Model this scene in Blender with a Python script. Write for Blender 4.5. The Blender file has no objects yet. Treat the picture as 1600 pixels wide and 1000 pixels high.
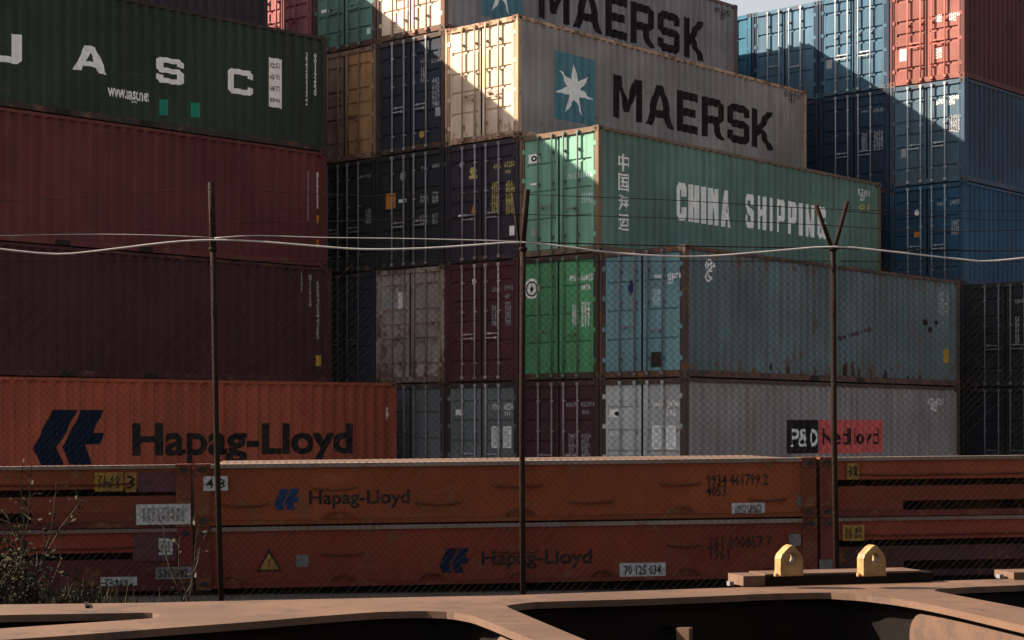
import bpy, bmesh, math, random
from mathutils import Vector, Matrix
random.seed(7)
R = math.radians

# ------------------------------------------------------------------ camera, sky, sun, exposure
sc = bpy.context.scene
COL = sc.collection
CAMH = 1.75
F = 2715.0            # focal length in pixels of a 1600 px wide picture
HY = 665.0            # row of the horizon
cam_d = bpy.data.cameras.new('camera')
cam = bpy.data.objects.new('camera', cam_d)
COL.objects.link(cam)
cam.location = (0, 0, CAMH)
cam.rotation_euler = (R(90), 0, 0)
cam_d.sensor_width = 36
cam_d.lens = F / 1600 * 36
cam_d.shift_y = (HY - 500) / 1600
cam_d.clip_start = .05
cam_d.clip_end = 3000
sc.camera = cam

YAW = .846                                   # direction of the container rows
UX = Vector((math.sin(YAW), -math.cos(YAW), 0))
VX = Vector((math.cos(YAW), math.sin(YAW), 0))
LDIR = (UX * 1.6 + VX * 1.0 + Vector((0, 0, -1.09))).normalized()   # the way sunlight travels
ELEV = math.asin(-LDIR.z)
AZ = math.atan2(-LDIR.x, -LDIR.y)
w = bpy.data.worlds.new('World')
sc.world = w
w.use_nodes = True
nt = w.node_tree
bg = nt.nodes['Background']
sky = nt.nodes.new('ShaderNodeTexSky')
sky.sky_type = 'NISHITA'
sky.sun_disc = False
sky.sun_elevation = ELEV
sky.sun_rotation = AZ
sky.air_density = 1.0
sky.dust_density = 3.0
hs = nt.nodes.new('ShaderNodeHueSaturation')
hs.inputs['Saturation'].default_value = .24
nt.links.new(sky.outputs[0], hs.inputs['Color'])
nt.links.new(hs.outputs[0], bg.inputs[0])
bg.inputs[1].default_value = .05
sun_d = bpy.data.lights.new('sun', 'SUN')
sun_d.energy = 5.0
sun_d.angle = R(.5)
sun_d.color = (1.0, .84, .66)
sun = bpy.data.objects.new('sun', sun_d)
COL.objects.link(sun)
sun.rotation_euler = LDIR.to_track_quat('-Z', 'Y').to_euler()
sun.location = (-30, 10, 30)
vs = sc.view_settings
vs.view_transform = 'Standard'
vs.look = 'None'
vs.gamma = 1
vs.exposure = 1.93

# ------------------------------------------------------------------ helpers
def ray(px, py):
    return Vector(((px - 800) / F, 1.0, (HY - py) / F))

def on_z(px, py, z):
    d = ray(px, py)
    return Vector((0, 0, CAMH)) + d * ((z - CAMH) / d.z)

def on_y(px, py, Y):
    return Vector((0, 0, CAMH)) + ray(px, py) * Y

def link(name, me, parent=None, color=None, label=None, kind=None):
    o = bpy.data.objects.new(name, me)
    COL.objects.link(o)
    if parent is not None:
        o.parent = parent
    if color is not None:
        o.color = color
    if label:
        o['label'] = label
    if kind:
        o['kind'] = kind
    return o

def thing(name, label, cat, loc=(0, 0, 0), rz=0, group=None):
    o = link(name, None)
    o.empty_display_size = .3
    o.location = loc
    o.rotation_euler = (0, 0, rz)
    o['label'] = label
    o['category'] = cat
    if group:
        o['group'] = group
    return o

def box(bm, x0, x1, y0, y1, z0, z1, mi=0):
    vs_ = [bm.verts.new((x, y, z)) for x in (x0, x1) for y in (y0, y1) for z in (z0, z1)]
    for f in ((0, 1, 3, 2), (4, 6, 7, 5), (0, 4, 5, 1), (2, 3, 7, 6), (0, 2, 6, 4), (1, 5, 7, 3)):
        fc = bm.faces.new([vs_[i] for i in f])
        fc.material_index = mi

def tube(bm, pts, r, n=6, mi=0, closed_ends=True):
    pts = [Vector(p) for p in pts]
    rings = []
    for i, p in enumerate(pts):
        d = (pts[min(i + 1, len(pts) - 1)] - pts[max(i - 1, 0)]).normalized()
        a = d.orthogonal().normalized() if abs(d.z) < .95 else Vector((1, 0, 0))
        a = (a - d * a.dot(d)).normalized()
        b = d.cross(a)
        rr = r[i] if isinstance(r, (list, tuple)) else r
        rings.append([bm.verts.new(p + (a * math.cos(t) + b * math.sin(t)) * rr) for t in (2 * math.pi * k / n for k in range(n))])
    for q, s in zip(rings, rings[1:]):
        for k in range(n):
            f = bm.faces.new((q[k], q[(k + 1) % n], s[(k + 1) % n], s[k]))
            f.material_index = mi
            f.smooth = n > 5
    if closed_ends:
        for q in (rings[0], rings[-1]):
            f = bm.faces.new(q)
            f.material_index = mi

def mesh(name, bm, mats):
    bmesh.ops.recalc_face_normals(bm, faces=bm.faces)
    me = bpy.data.meshes.new(name)
    bm.to_mesh(me)
    bm.free()
    for m in (mats if isinstance(mats, (list, tuple)) else [mats]):
        me.materials.append(m)
    return me

def quad(bm, p, mi=0):
    f = bm.faces.new([bm.verts.new(q) for q in p])
    f.material_index = mi
    return f

# ------------------------------------------------------------------ materials
def new_mat(name):
    m = bpy.data.materials.new(name)
    m.use_nodes = True
    return m, m.node_tree.nodes, m.node_tree.links, m.node_tree.nodes['Principled BSDF']

def N(nodes, t, **kw):
    n = nodes.new(t)
    for k, v in kw.items():
        setattr(n, k, v)
    return n

def math_node(nodes, links, op, a, b=None, clamp=False):
    n = nodes.new('ShaderNodeMath')
    n.operation = op
    n.use_clamp = clamp
    for i, v in enumerate((a, b)):
        if v is None:
            continue
        if isinstance(v, (int, float)):
            n.inputs[i].default_value = v
        else:
            links.new(v, n.inputs[i])
    return n.outputs[0]

def mix_col(nodes, links, fac, a, b, blend='MIX'):
    n = nodes.new('ShaderNodeMix')
    n.data_type = 'RGBA'
    n.blend_type = blend
    for idx, v in ((0, fac), (6, a), (7, b)):
        if isinstance(v, (int, float)):
            n.inputs[idx].default_value = v
        elif isinstance(v, (tuple, list)):
            n.inputs[idx].default_value = (*v, 1) if len(v) == 3 else v
        else:
            links.new(v, n.inputs[idx])
    return n.outputs[2]

def ramp(nodes, links, src, a, b):
    n = nodes.new('ShaderNodeMapRange')
    n.interpolation_type = 'SMOOTHSTEP'
    n.inputs[1].default_value = a
    n.inputs[2].default_value = b
    links.new(src, n.inputs[0])
    return n.outputs[0]

def noise(nodes, links, vec, wv, scale, detail=4, rough=.55):
    n = nodes.new('ShaderNodeTexNoise')
    n.noise_dimensions = '4D'
    n.inputs['Scale'].default_value = scale
    n.inputs['Detail'].default_value = detail
    n.inputs['Roughness'].default_value = rough
    links.new(vec, n.inputs['Vector'])
    links.new(wv, n.inputs['W'])
    return n.outputs[0]

def paint_material(name, rough=.55, spec=.6, coat=0.0, rust=(.13, .055, .028), height=2.757, fixed=None, grime=.55):
    """Weathered paint: the coat's own colour comes from the object, its alpha says how rusty it is."""
    m, nd, lk, bs = new_mat(name)
    tc = nd.new('ShaderNodeTexCoord')
    oi = nd.new('ShaderNodeObjectInfo')
    wv = math_node(nd, lk, 'MULTIPLY', oi.outputs['Random'], 40)
    co = tc.outputs['Object']
    st = nd.new('ShaderNodeMapping')
    st.inputs['Scale'].default_value = (5, 5, .28)
    lk.new(co, st.inputs[0])
    base = oi.outputs['Color'] if fixed is None else None
    alpha = oi.outputs['Alpha']
    fade = noise(nd, lk, co, wv, .55, 5)
    fadef = ramp(nd, lk, fade, .3, .75)
    streak = noise(nd, lk, st.outputs[0], wv, 1.3, 5, .6)
    streakf = ramp(nd, lk, streak, .42, .72)
    spot = noise(nd, lk, co, wv, 3.2, 8, .7)
    fine = noise(nd, lk, co, wv, 16, 5, .65)
    sep = nd.new('ShaderNodeSeparateXYZ')
    lk.new(co, sep.inputs[0])
    low = nd.new('ShaderNodeMapRange')
    low.inputs[1].default_value = .75
    low.inputs[2].default_value = .1
    lk.new(sep.outputs[2], low.inputs[0])
    top = nd.new('ShaderNodeMapRange')
    top.inputs[1].default_value = height - .3
    top.inputs[2].default_value = height
    lk.new(sep.outputs[2], top.inputs[0])
    edge = math_node(nd, lk, 'MAXIMUM', low.outputs[0], top.outputs[0])
    b0 = base if base is not None else fixed
    chalk = mix_col(nd, lk, 1.0, b0, (1.22, 1.2, 1.2), 'MULTIPLY')
    dull = mix_col(nd, lk, 1.0, b0, (.74, .72, .72), 'MULTIPLY')
    c = mix_col(nd, lk, fadef, dull, chalk)
    g1 = math_node(nd, lk, 'MULTIPLY', streakf, grime)
    grimec = mix_col(nd, lk, 1.0, b0, (.52, .45, .40), 'MULTIPLY')
    c = mix_col(nd, lk, g1, c, grimec)
    sp_ = nd.new('ShaderNodeMapping')
    sp_.inputs['Scale'].default_value = (1.2, .35, 7)
    lk.new(co, sp_.inputs[0])
    scr = ramp(nd, lk, noise(nd, lk, sp_.outputs[0], wv, 1.0, 7, .68), .60, .72)
    c = mix_col(nd, lk, math_node(nd, lk, 'MULTIPLY', scr, .35), c, mix_col(nd, lk, .25, chalk, (.35, .32, .30)))
    # rust: spots and runs, thicker near the rails
    sm = math_node(nd, lk, 'ADD', spot, math_node(nd, lk, 'MULTIPLY', fine, .28))
    sm = math_node(nd, lk, 'ADD', sm, math_node(nd, lk, 'MULTIPLY', edge, .09))
    sm = math_node(nd, lk, 'ADD', sm, math_node(nd, lk, 'MULTIPLY', streakf, .07))
    sm = math_node(nd, lk, 'ADD', sm, math_node(nd, lk, 'MULTIPLY', alpha, .22))
    rf = ramp(nd, lk, sm, .84, .98)
    rf = math_node(nd, lk, 'MULTIPLY', rf, .9)
    run = math_node(nd, lk, 'MULTIPLY', ramp(nd, lk, streak, .5, .75), math_node(nd, lk, 'MULTIPLY', alpha, .75))
    runc = mix_col(nd, lk, .5, b0, (.30, .13, .06))
    c = mix_col(nd, lk, run, c, runc)
    rc = mix_col(nd, lk, fine, (.055, .025, .015), (rust[0] * 1.5, rust[1] * 1.5, rust[2] * 1.5))
    c = mix_col(nd, lk, rf, c, rc)
    lk.new(c, bs.inputs['Base Color'])
    rr = math_node(nd, lk, 'ADD', math_node(nd, lk, 'MULTIPLY', rf, .3), math_node(nd, lk, 'MULTIPLY_ADD', fine, .2))
    rr = math_node(nd, lk, 'ADD', rr, rough - .1, True)
    lk.new(rr, bs.inputs['Roughness'])
    bs.inputs['Specular IOR Level'].default_value = spec
    bs.inputs['Coat Weight'].default_value = coat
    bs.inputs['Coat Roughness'].default_value = .5
    bp = nd.new('ShaderNodeBump')
    bp.inputs['Strength'].default_value = .35
    bp.inputs['Distance'].default_value = .03
    hgt = math_node(nd, lk, 'ADD', fade, math_node(nd, lk, 'MULTIPLY', spot, .45))
    hgt = math_node(nd, lk, 'ADD', hgt, math_node(nd, lk, 'MULTIPLY', fine, .05))
    lk.new(hgt, bp.inputs['Height'])
    lk.new(bp.outputs[0], bs.inputs['Normal'])
    return m

def worn(name, c, rough=.6, var=.35, scale=6, spec=.3, metal=0, c2=None):
    m, nd, lk, bs = new_mat(name)
    tc = nd.new('ShaderNodeTexCoord')
    oi = nd.new('ShaderNodeObjectInfo')
    wv = math_node(nd, lk, 'MULTIPLY', oi.outputs['Random'], 40)
    n = noise(nd, lk, tc.outputs['Object'], wv, scale, 7, .65)
    f = ramp(nd, lk, n, .35, .7)
    d = c2 if c2 else tuple(v * (1 - var) for v in c)
    lk.new(mix_col(nd, lk, f, c, d), bs.inputs['Base Color'])
    bs.inputs['Roughness'].default_value = rough
    bs.inputs['Specular IOR Level'].default_value = spec
    bs.inputs['Metallic'].default_value = metal
    bp = nd.new('ShaderNodeBump')
    bp.inputs['Strength'].default_value = .2
    bp.inputs['Distance'].default_value = .01
    lk.new(n, bp.inputs['Height'])
    lk.new(bp.outputs[0], bs.inputs['Normal'])
    return m

M_PAINT = paint_material('container_paint')
M_RACK = paint_material('rack_paint', height=.66, rough=.65, spec=.2, coat=0, grime=.5)
M_BLACK = worn('black_rubber', (.012, .011, .012), .8)
M_HOLE = worn('hole_shadowed_steel', (.02, .016, .014), .9)
M_WHITE = worn('white_lettering', (.86, .84, .81), .6, .22, 9)
M_DARKINK = worn('black_lettering', (.012, .010, .011), .8, .3, 9, .06, c2=(.032, .026, .024))
M_NAVY = worn('navy_emblem', (.008, .014, .034), .8, .3, 5, .06)
M_BLUEINK = worn('blue_emblem', (.012, .035, .095), .8, .3, 5, .06)
M_STARBLUE = worn('pale_blue_square', (.07, .19, .23), .6, .25, 5)
M_GREENPATCH = worn('green_paint_patch', (.0, .22, .13), .6, .2, 5)
M_YELLOW = worn('yellow_sticker', (.50, .30, .03), .6, .4, 9)
M_OCHRE = worn('faded_yellow_label', (.25, .15, .035), .8, .5, 12, .1, c2=(.13, .07, .025))
M_ORANGE = worn('orange_sticker', (.60, .21, .02), .6, .3, 9)
M_REDSIGN = worn('red_sign', (.62, .10, .09), .6, .3, 6)
M_DULL = worn('weathered_plate', (.12, .115, .12), .7, .45, 10)
M_GREYST = worn('grey_sticker', (.36, .36, .37), .6, .4, 12)
M_MAROON = worn('maroon_panel', (.07, .018, .03), .6, .4, 5)
M_SCUFF = worn('rust_scuff', (.09, .045, .032), .9, .5, 12)
M_CYANINK = worn('pale_cyan_lettering', (.50, .66, .66), .6, .3, 9)
M_YELINK = worn('yellow_lettering', (.50, .42, .12), .6, .3, 9)
M_GALV = worn('galvanised_wire', (.010, .009, .0085), .9, .35, 20, .03, 0)
M_RUSTPOST = worn('rusty_post', (.018, .013, .010), .9, .5, 7, .05, c2=(.016, .008, .007))
M_CABLE = worn('white_cable', (.36, .335, .325), .6, .3, 8, .2)
def deck_material():
    m, nd, lk, bs = new_mat('tan_wagon_paint')
    tc = nd.new('ShaderNodeTexCoord'); oi = nd.new('ShaderNodeObjectInfo')
    co, wv = tc.outputs['Object'], oi.outputs['Random']
    big = noise(nd, lk, co, wv, 2.2, 6, .6)
    mid_ = noise(nd, lk, co, wv, 11, 8, .7)
    mp = nd.new('ShaderNodeMapping')
    mp.inputs['Rotation'].default_value = (0, 0, -.26)
    mp.inputs['Scale'].default_value = (3, 40, 40)
    lk.new(co, mp.inputs[0])
    scr = noise(nd, lk, mp.outputs[0], wv, 1.0, 5, .65)
    c = mix_col(nd, lk, ramp(nd, lk, big, .3, .7), (.108, .057, .033), (.064, .033, .020))
    c = mix_col(nd, lk, math_node(nd, lk, 'MULTIPLY', ramp(nd, lk, mid_, .50, .64), .85), c, (.045, .026, .019))
    c = mix_col(nd, lk, math_node(nd, lk, 'MULTIPLY', ramp(nd, lk, scr, .60, .75), .6), c, (.165, .100, .070))
    tiny = noise(nd, lk, co, wv, 60, 6, .7)
    c = mix_col(nd, lk, math_node(nd, lk, 'MULTIPLY', ramp(nd, lk, tiny, .5, .7), .45), c, (.04, .022, .015))
    c = mix_col(nd, lk, math_node(nd, lk, 'MULTIPLY', ramp(nd, lk, mid_, .66, .72), .7), c, (.07, .03, .016))
    lk.new(c, bs.inputs['Base Color'])
    bs.inputs['Roughness'].default_value = .7
    bs.inputs['Specular IOR Level'].default_value = .25
    bp = nd.new('ShaderNodeBump')
    bp.inputs['Strength'].default_value = .3
    bp.inputs['Distance'].default_value = .004
    lk.new(math_node(nd, lk, 'ADD', mid_, scr), bp.inputs['Height'])
    lk.new(bp.outputs[0], bs.inputs['Normal'])
    return m
M_DECK = deck_material()
M_DARK_SHADE = worn('dark_steel_and_painted_shade', (.012, .009, .008), .9, .4, 3, .05)  # dark steel, near black so the shade of the wells is in its colour
M_LUG = worn('ochre_lug_paint', (.27, .155, .05), .5, .3, 30, .35, c2=(.13, .065, .025))
M_BARK = worn('dead_stem', (.03, .023, .016), .9, .4, 9, .1)

# ------------------------------------------------------------------ container meshes (shared)
W, H, L = 2.285, 2.757, 12.19
PER, DEP = .277, .048
def corr(y, y0=.16):
    t = ((y - y0) / PER) % 1.0
    if t < .30: return 0.0
    if t < .5: return DEP * (t - .30) / .20
    if t < .80: return DEP
    return DEP * (1 - (t - .80) / .20)
def corr_breaks(a, b, y0=.16):
    out = []
    k = math.floor((a - y0) / PER) - 1
    while y0 + k * PER < b:
        for t in (0, .30, .5, .80):
            y = y0 + (k + t) * PER
            if a < y < b:
                out.append(y)
        k += 1
    return out
SX = W / 2 - .012           # outer plane of the corrugated side
POST = .13
def side_bm():
    bm = bmesh.new()
    ys = [POST] + corr_breaks(POST + .01, L - POST - .01) + [L - POST]
    z0, z1 = .15, H - .075
    prev = None
    for y in ys:
        x = SX - corr(y)
        cur = (bm.verts.new((x, y, z0)), bm.verts.new((x, y, z1)))
        if prev:
            bm.faces.new((prev[0], cur[0], cur[1], prev[1]))
        prev = cur
    return bm
ME = {}
ME['side'] = mesh('side_panel', side_bm(), M_PAINT)
bm = side_bm()
bmesh.ops.rotate(bm, verts=bm.verts, cent=(0, L / 2, 0), matrix=Matrix.Rotation(math.pi, 3, 'Z'))
ME['side2'] = mesh('side_panel_far', bm, M_PAINT)
def end_bm():
    bm = bmesh.new()
    xs = [-W / 2 + POST] + [x for x in corr_breaks(-W / 2 + POST + .01, W / 2 - POST - .01, 0)] + [W / 2 - POST]
    prev = None
    for x in xs:
        y = L - .015 - corr(x, 0)
        cur = (bm.verts.new((x, y, .15)), bm.verts.new((x, y, H - .1)))
        if prev: bm.faces.new((prev[0], cur[0], cur[1], prev[1]))
        prev = cur
    return bm
ME['end'] = mesh('end_wall', end_bm(), M_PAINT)
bm = bmesh.new()
box(bm, -W / 2 + .05, W / 2 - .05, .12, L - .12, H - .05, H - .02)
ME['roof'] = mesh('roof', bm, M_PAINT)
bm = bmesh.new()
box(bm, -W / 2 + .05, W / 2 - .05, .1, L - .1, .1, .15)
for k in range(12): box(bm, -W / 2 + .06, W / 2 - .06, .5 + k, .6 + k, .02, .098)
ME['floor'] = mesh('floor', bm, M_PAINT)
CW, CL, CH = .165, .178, .118
bm = bmesh.new()
# one post at the door end, +x; the step inside is the hinge flange
box(bm, W / 2 - .075, W / 2, 0, POST, CH, H - CH)
box(bm, W / 2 - POST, W / 2 - .077, .015, .06, CH, H - CH)
ME['post'] = mesh('corner_post', bm, M_PAINT)
bm = bmesh.new()
box(bm, W / 2 - .06, W / 2, CL, L - CL, H - .075, H - .008)
for k in range(40):                          # added tabs imitate the dashed shading where corrugation meets the rail
    box(bm, W / 2 - .03, W / 2 - .004, .45 + k * PER, .45 + k * PER + .1, H - .105, H - .0755)
ME['toprail'] = mesh('top_rail', bm, M_PAINT)
bm = bmesh.new()
box(bm, W / 2 - .05, W / 2 - .002, CL, L - CL, .02, .15)
box(bm, W / 2 - .1, W / 2 - .052, CL, L - CL, .02, .03)
for y in (4.9, 6.95): box(bm, W / 2 - .0015, W / 2 + .001, y, y + .36, .022, .13, 1)   # fork pockets
ME['botrail'] = mesh('bottom_rail', bm, [M_PAINT, M_HOLE])
bm = bmesh.new()
box(bm, -W / 2 + CW, W / 2 - CW, .004, .11, H - .125, H - .012)
box(bm, -W / 2 + CW, W / 2 - CW, -.012, .003, H - .128, H - .108)
ME['header'] = mesh('door_header', bm, M_PAINT)
bm = bmesh.new()
box(bm, -W / 2 + CW, W / 2 - CW, .004, .12, .012, .145)
for x in (-.57, -.17, .17, .57): box(bm, x - .06, x + .06, -.022, .002, .05, .12)
ME['sill'] = mesh('door_sill', bm, M_PAINT)
bm = bmesh.new()
box(bm, -W / 2 + CW, W / 2 - CW, L - .1, L - .004, .012, .15)
box(bm, -W / 2 + CW, W / 2 - CW, L - .1, L - .004, H - .1, H - .012)
ME['endrail'] = mesh('end_rail', bm, M_PAINT)
def oval(bm, c, ax, ay, rx, ry, n=12, mi=0):
    c = Vector(c)
    quad_ = [bm.verts.new(c + Vector(ax) * rx * math.cos(2 * math.pi * k / n) + Vector(ay) * ry * math.sin(2 * math.pi * k / n)) for k in range(n)]
    f = bm.faces.new(quad_)
    f.material_index = mi
bm = bmesh.new()
# casting in its own frame: outer corner at the origin, body towards -x, +y, +z
box(bm, -CW, .004, -.004, CL, -.006, CH)
oval(bm, (-.085, -.0065, .056), (1, 0, 0), (0, 0, 1), .034, .04, mi=1)
oval(bm, (.0065, .09, .056), (0, 1, 0), (0, 0, 1), .045, .03, mi=1)
ME['casting'] = mesh('corner_casting', bm, [M_PAINT, M_HOLE])
# doors
DZ0, DZ1 = .15, H - .13
def leaf_bm(sgn, grooves, gh, gd):
    bm = bmesh.new()
    xa, xb = .012, W / 2 - POST - .006
    def bx(x0, x1, *a, mi=0):
        if sgn < 0: x0, x1 = -x1, -x0
        box(bm, x0, x1, *a, mi)
    yo = .022
    bx(xa + .016, xa + .075, yo, .07, DZ0, DZ1)
    bx(xb - .075, xb - .016, yo, .07, DZ0, DZ1)
    bx(xa, xa + .014, yo + .006, .08, DZ0, DZ1, mi=1)
    bx(xb - .014, xb, yo + .006, .08, DZ0, DZ1, mi=1)
    prof = [(DZ0, 0)]
    for g in grooves:
        z = DZ0 + g * (DZ1 - DZ0)
        prof += [(z - gh / 2 - .02, 0), (z - gh / 2, gd), (z + gh / 2, gd), (z + gh / 2 + .012, 0)]
    prof.append((DZ1, 0))
    x0, x1 = xa + .0755, xb - .0755
    if sgn < 0: x0, x1 = -x1, -x0
    for (za, da), (zb, db) in zip(prof, prof[1:]):
        quad(bm, [(x0, yo + .003 + da, za), (x1, yo + .003 + da, za), (x1, yo + .003 + db, zb), (x0, yo + .003 + db, zb)])
    for g in (.1, .37, .64, .9):                     # hinges
        z = DZ0 + g * (DZ1 - DZ0)
        bx(xb - .02, xb + .06, .004, yo - .001, z - .05, z + .05)
        z += .001
    return bm
VAR = [((.22, .42, .60, .80), .05, .026), ((.13, .31, .50, .69, .87), .045, .028), ((.27, .52, .77), .04, .028), ((.12, .36, .50, .64, .88), .06, .03)]
for vi, (g, gh, gd) in enumerate(VAR):
    for s in (1, -1):
        ME['leaf', vi, s] = mesh('door', leaf_bm(s, g, gh, gd), [M_PAINT, M_BLACK])
bm = bmesh.new()
tube(bm, [(0, -.03, .07), (0, -.03, H - .05)], .020, 8)
for z in (.09, H - .085): box(bm, -.035, .035, -.052, -.0125, z - .035, z + .035)
for z in (.42, 1.62, 2.3): box(bm, -.04, .04, -.034, .018, z - .018, z + .018)
ME['rod'] = mesh('lock_rod', bm, M_PAINT)
bm = bmesh.new()
box(bm, .02, .36, -.045, -.036, .982, 1.008)
box(bm, .28, .33, -.035, .02, .965, 1.025)
ME['handle', 1] = mesh('door_handle', bm, M_PAINT)
bm = bmesh.new()
box(bm, -.36, -.02, -.045, -.036, 1.082, 1.108)
box(bm, -.33, -.28, -.035, .02, 1.065, 1.125)
ME['handle', -1] = mesh('door_handle', bm, M_PAINT)

GRP = 'shipping containers stacked in the yard'
def container(label, loc, rz, col, rust=.2, doorcol=None, rightcol=None, rods=None, variant=0, frame=None, full=True, sx=1.0, doorrust=None, sz=1.0):
    t = thing('shipping_container', label, 'container', loc, rz, GRP)
    t.scale = (sx, 1, sz)
    c = (*col, rust)
    fr = (*(frame or col), min(1, rust + .25))
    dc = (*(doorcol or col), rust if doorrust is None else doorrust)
    rc = (*(rods or tuple(v * .9 for v in (doorcol or col))), .35)
    link('side_panel', ME['side'], t, c)
    link('side_panel', ME['side2'], t, c)
    link('end_wall', ME['end'], t, c)
    link('roof', ME['roof'], t, c)
    link('floor', ME['floor'], t, c)
    for s in (1, -1):
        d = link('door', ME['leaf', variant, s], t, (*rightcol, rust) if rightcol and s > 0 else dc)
        if full:
            for k, x in enumerate((.17, .57)):
                r_ = link('lock_rod', ME['rod'], d, rc)
                r_.location = (s * x, 0, 0)
                if k == 0 or variant != 2:
                    h = link('door_handle', ME['handle', -s if k else s], d, rc)
                    h.location = (s * x, 0, 0)
    # frame: posts, rails, castings
    for i in range(4):
        p = link('corner_post', ME['post'], t, fr)
        p.matrix_local = [Matrix(), Matrix.Scale(-1, 4, (1, 0, 0)), Matrix.Translation((0, L, 0)) @ Matrix.Scale(-1, 4, (0, 1, 0)), Matrix.Translation((0, L, 0)) @ Matrix.Rotation(math.pi, 4, 'Z')][i]
    for nm in ('toprail', 'botrail'):
        for s in (1, -1):
            p = link('top_rail' if nm == 'toprail' else 'bottom_rail', ME[nm], t, fr)
            if s < 0:
                p.matrix_local = Matrix.Scale(-1, 4, (1, 0, 0))
    link('door_header', ME['header'], t, (*(frame or doorcol or col), min(1, rust + .3)))
    link('door_sill', ME['sill'], t, (*(frame or doorcol or col), min(1, rust + .3)))
    link('end_rail', ME['endrail'], t, fr)
    cc = (*[v * .8 for v in (frame or doorcol or col)], min(1, rust + .35))
    for sxx in (1, -1):
        for far in (0, 1):
            for up in (0, 1):
                p = link('corner_casting', ME['casting'], t, cc)
                m = Matrix.Translation((sxx * W / 2, L if far else 0, H if up else 0))
                m = m @ Matrix.Diagonal((sxx, -1 if far else 1, -1 if up else 1, 1))
                p.matrix_local = m
    bpy.context.view_layer.update() if False else None
    return t

def place_local(t, px, py, plane):
    """where the line of sight through a picture point meets the side ('x') or the door ('y') of a container, in its own frame"""
    mw = Matrix.Translation(t.location) @ Matrix.Rotation(t.rotation_euler.z, 4, 'Z') @ Matrix.Diagonal((*t.scale, 1))
    inv = mw.inverted()
    o = inv @ Vector((0, 0, CAMH))
    d = (inv @ (Vector((0, 0, CAMH)) + ray(px, py))) - o
    k = (SX - o.x) / d.x if plane == 'x' else (.02 - o.y) / d.y
    return o + d * k

# ------------------------------------------------------------------ lettering
def text_shape(s, bold=.0, spacing=1.0, line=1.0, res=4):
    cu = bpy.data.curves.new('t', 'FONT')
    cu.body = s
    cu.size = 1
    cu.offset = bold
    cu.space_character = spacing
    cu.resolution_u = res
    cu.space_line = line
    cu.fill_mode = 'FRONT'
    o = bpy.data.objects.new('t', cu)
    COL.objects.link(o)
    dg = bpy.context.evaluated_depsgraph_get()
    me = bpy.data.meshes.new_from_object(o.evaluated_get(dg))
    bpy.data.objects.remove(o)
    bpy.data.curves.remove(cu)
    bm = bmesh.new()
    bm.from_mesh(me)
    bpy.data.meshes.remove(me)
    return bm

def poly_shape(polys):
    """list of letters, each a list of rings (outline first, then holes), filled"""
    bm = bmesh.new()
    for rings in polys:
        es = []
        for rg in rings:
            vv = [bm.verts.new((x, y, 0)) for x, y in rg]
            es += [bm.edges.new((vv[i], vv[(i + 1) % len(vv)])) for i in range(len(vv))]
        bmesh.ops.triangle_fill(bm, use_beauty=True, use_dissolve=False, edges=es, normal=(0, 0, 1))
    return bm

def fit(bm, w_, h_):
    xs = [v.co.x for v in bm.verts]
    ys = [v.co.y for v in bm.verts]
    x0, x1, y0, y1 = min(xs), max(xs), min(ys), max(ys)
    for v in bm.verts:
        v.co = Vector(((v.co.x - x0) / (x1 - x0) * w_, (v.co.y - y0) / (y1 - y0) * h_, 0))
    return bm

def cut(bm, xs):
    for x in xs:
        g = list(bm.verts) + list(bm.edges) + list(bm.faces)
        bmesh.ops.bisect_plane(bm, geom=g, dist=1e-5, plane_co=(x, 0, 0), plane_no=(1, 0, 0))

def side_decal(t, bm, y0, z0, w_, h_, mat, name='lettering', off=.004, label=None):
    fit(bm, w_, h_)
    for v in bm.verts: v.co.x += y0
    cut(bm, corr_breaks(y0, y0 + w_))
    for v in bm.verts:
        y, z = v.co.x, v.co.y
        v.co = Vector((SX - corr(y) + off, y, z0 + z))
    return link(name, mesh(name, bm, mat), t, label=label)

def side_px(t, bm, x0, x1, ytop, ybot, mat, **kw):
    """ytop and ybot are read at the left end x0"""
    a = place_local(t, x0, ytop, 'x')
    b = place_local(t, x0, ybot, 'x')
    c = place_local(t, x1, ytop, 'x')
    return side_decal(t, bm, a.y, b.z, c.y - a.y, a.z - b.z, mat, **kw)

def door_decal(t, bm, x0, z0, w_, h_, mat, name='lettering', label=None, fitit=True):
    if fitit: fit(bm, w_, h_)
    for v in bm.verts:
        v.co = Vector((x0 + v.co.x, .0195, z0 + v.co.y))
    return link(name, mesh(name, bm, mat), t, label=label)

def rect():
    return poly_shape([[[(0, 0), (1, 0), (1, 1), (0, 1)]]])

BITS = ['111101101101111', '010110010010111', '111001111100111', '111001111001111', '101101111001001', '111100111001111', '111100111101111', '111001010010010', '111101111101111', '111101111001111']
def digits(rows, ch=1.5, lead=.5):
    """rows: number of figures per row (negative counts are blanks)"""
    lines = []
    for row in rows:
        t = ''
        for n in (row if isinstance(row, (list, tuple)) else [row]):
            t += ' ' * max(1, round(-n)) if n < 0 else ''.join(random.choice('0123456789') for _ in range(n))
        lines.append(t)
    return text_shape('\n'.join(lines), .012, .95, .62 + .12 * lead, 1)

def standard_door_marks(t, mat, big=True, rows=True, left=True, lmat=None):
    door_decal(t, digits([[4]]), .20, 2.16, .30, .10, mat)
    door_decal(t, digits([[6, -.6, 1]]), .615, 2.17, .40, .10, mat)
    door_decal(t, digits([[4]]), .66, 2.0, .2, .09, mat)
    if rows:
        door_decal(t, digits([4, 3, 4, 3, 4, 4], ch=1.3, lead=.9), .27, .95, .22, .62, mat)
        door_decal(t, digits([5, 4, 5, 4, 5, 5], ch=1.3, lead=.9), .64, .95, .26, .62, mat)
    if left:
        door_decal(t, rect(), -.50, 1.30, .16, .06, lmat or mat, name='sticker')
        door_decal(t, rect(), -.86, 2.05, .11, .13, lmat or mat, name='sticker')

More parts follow.
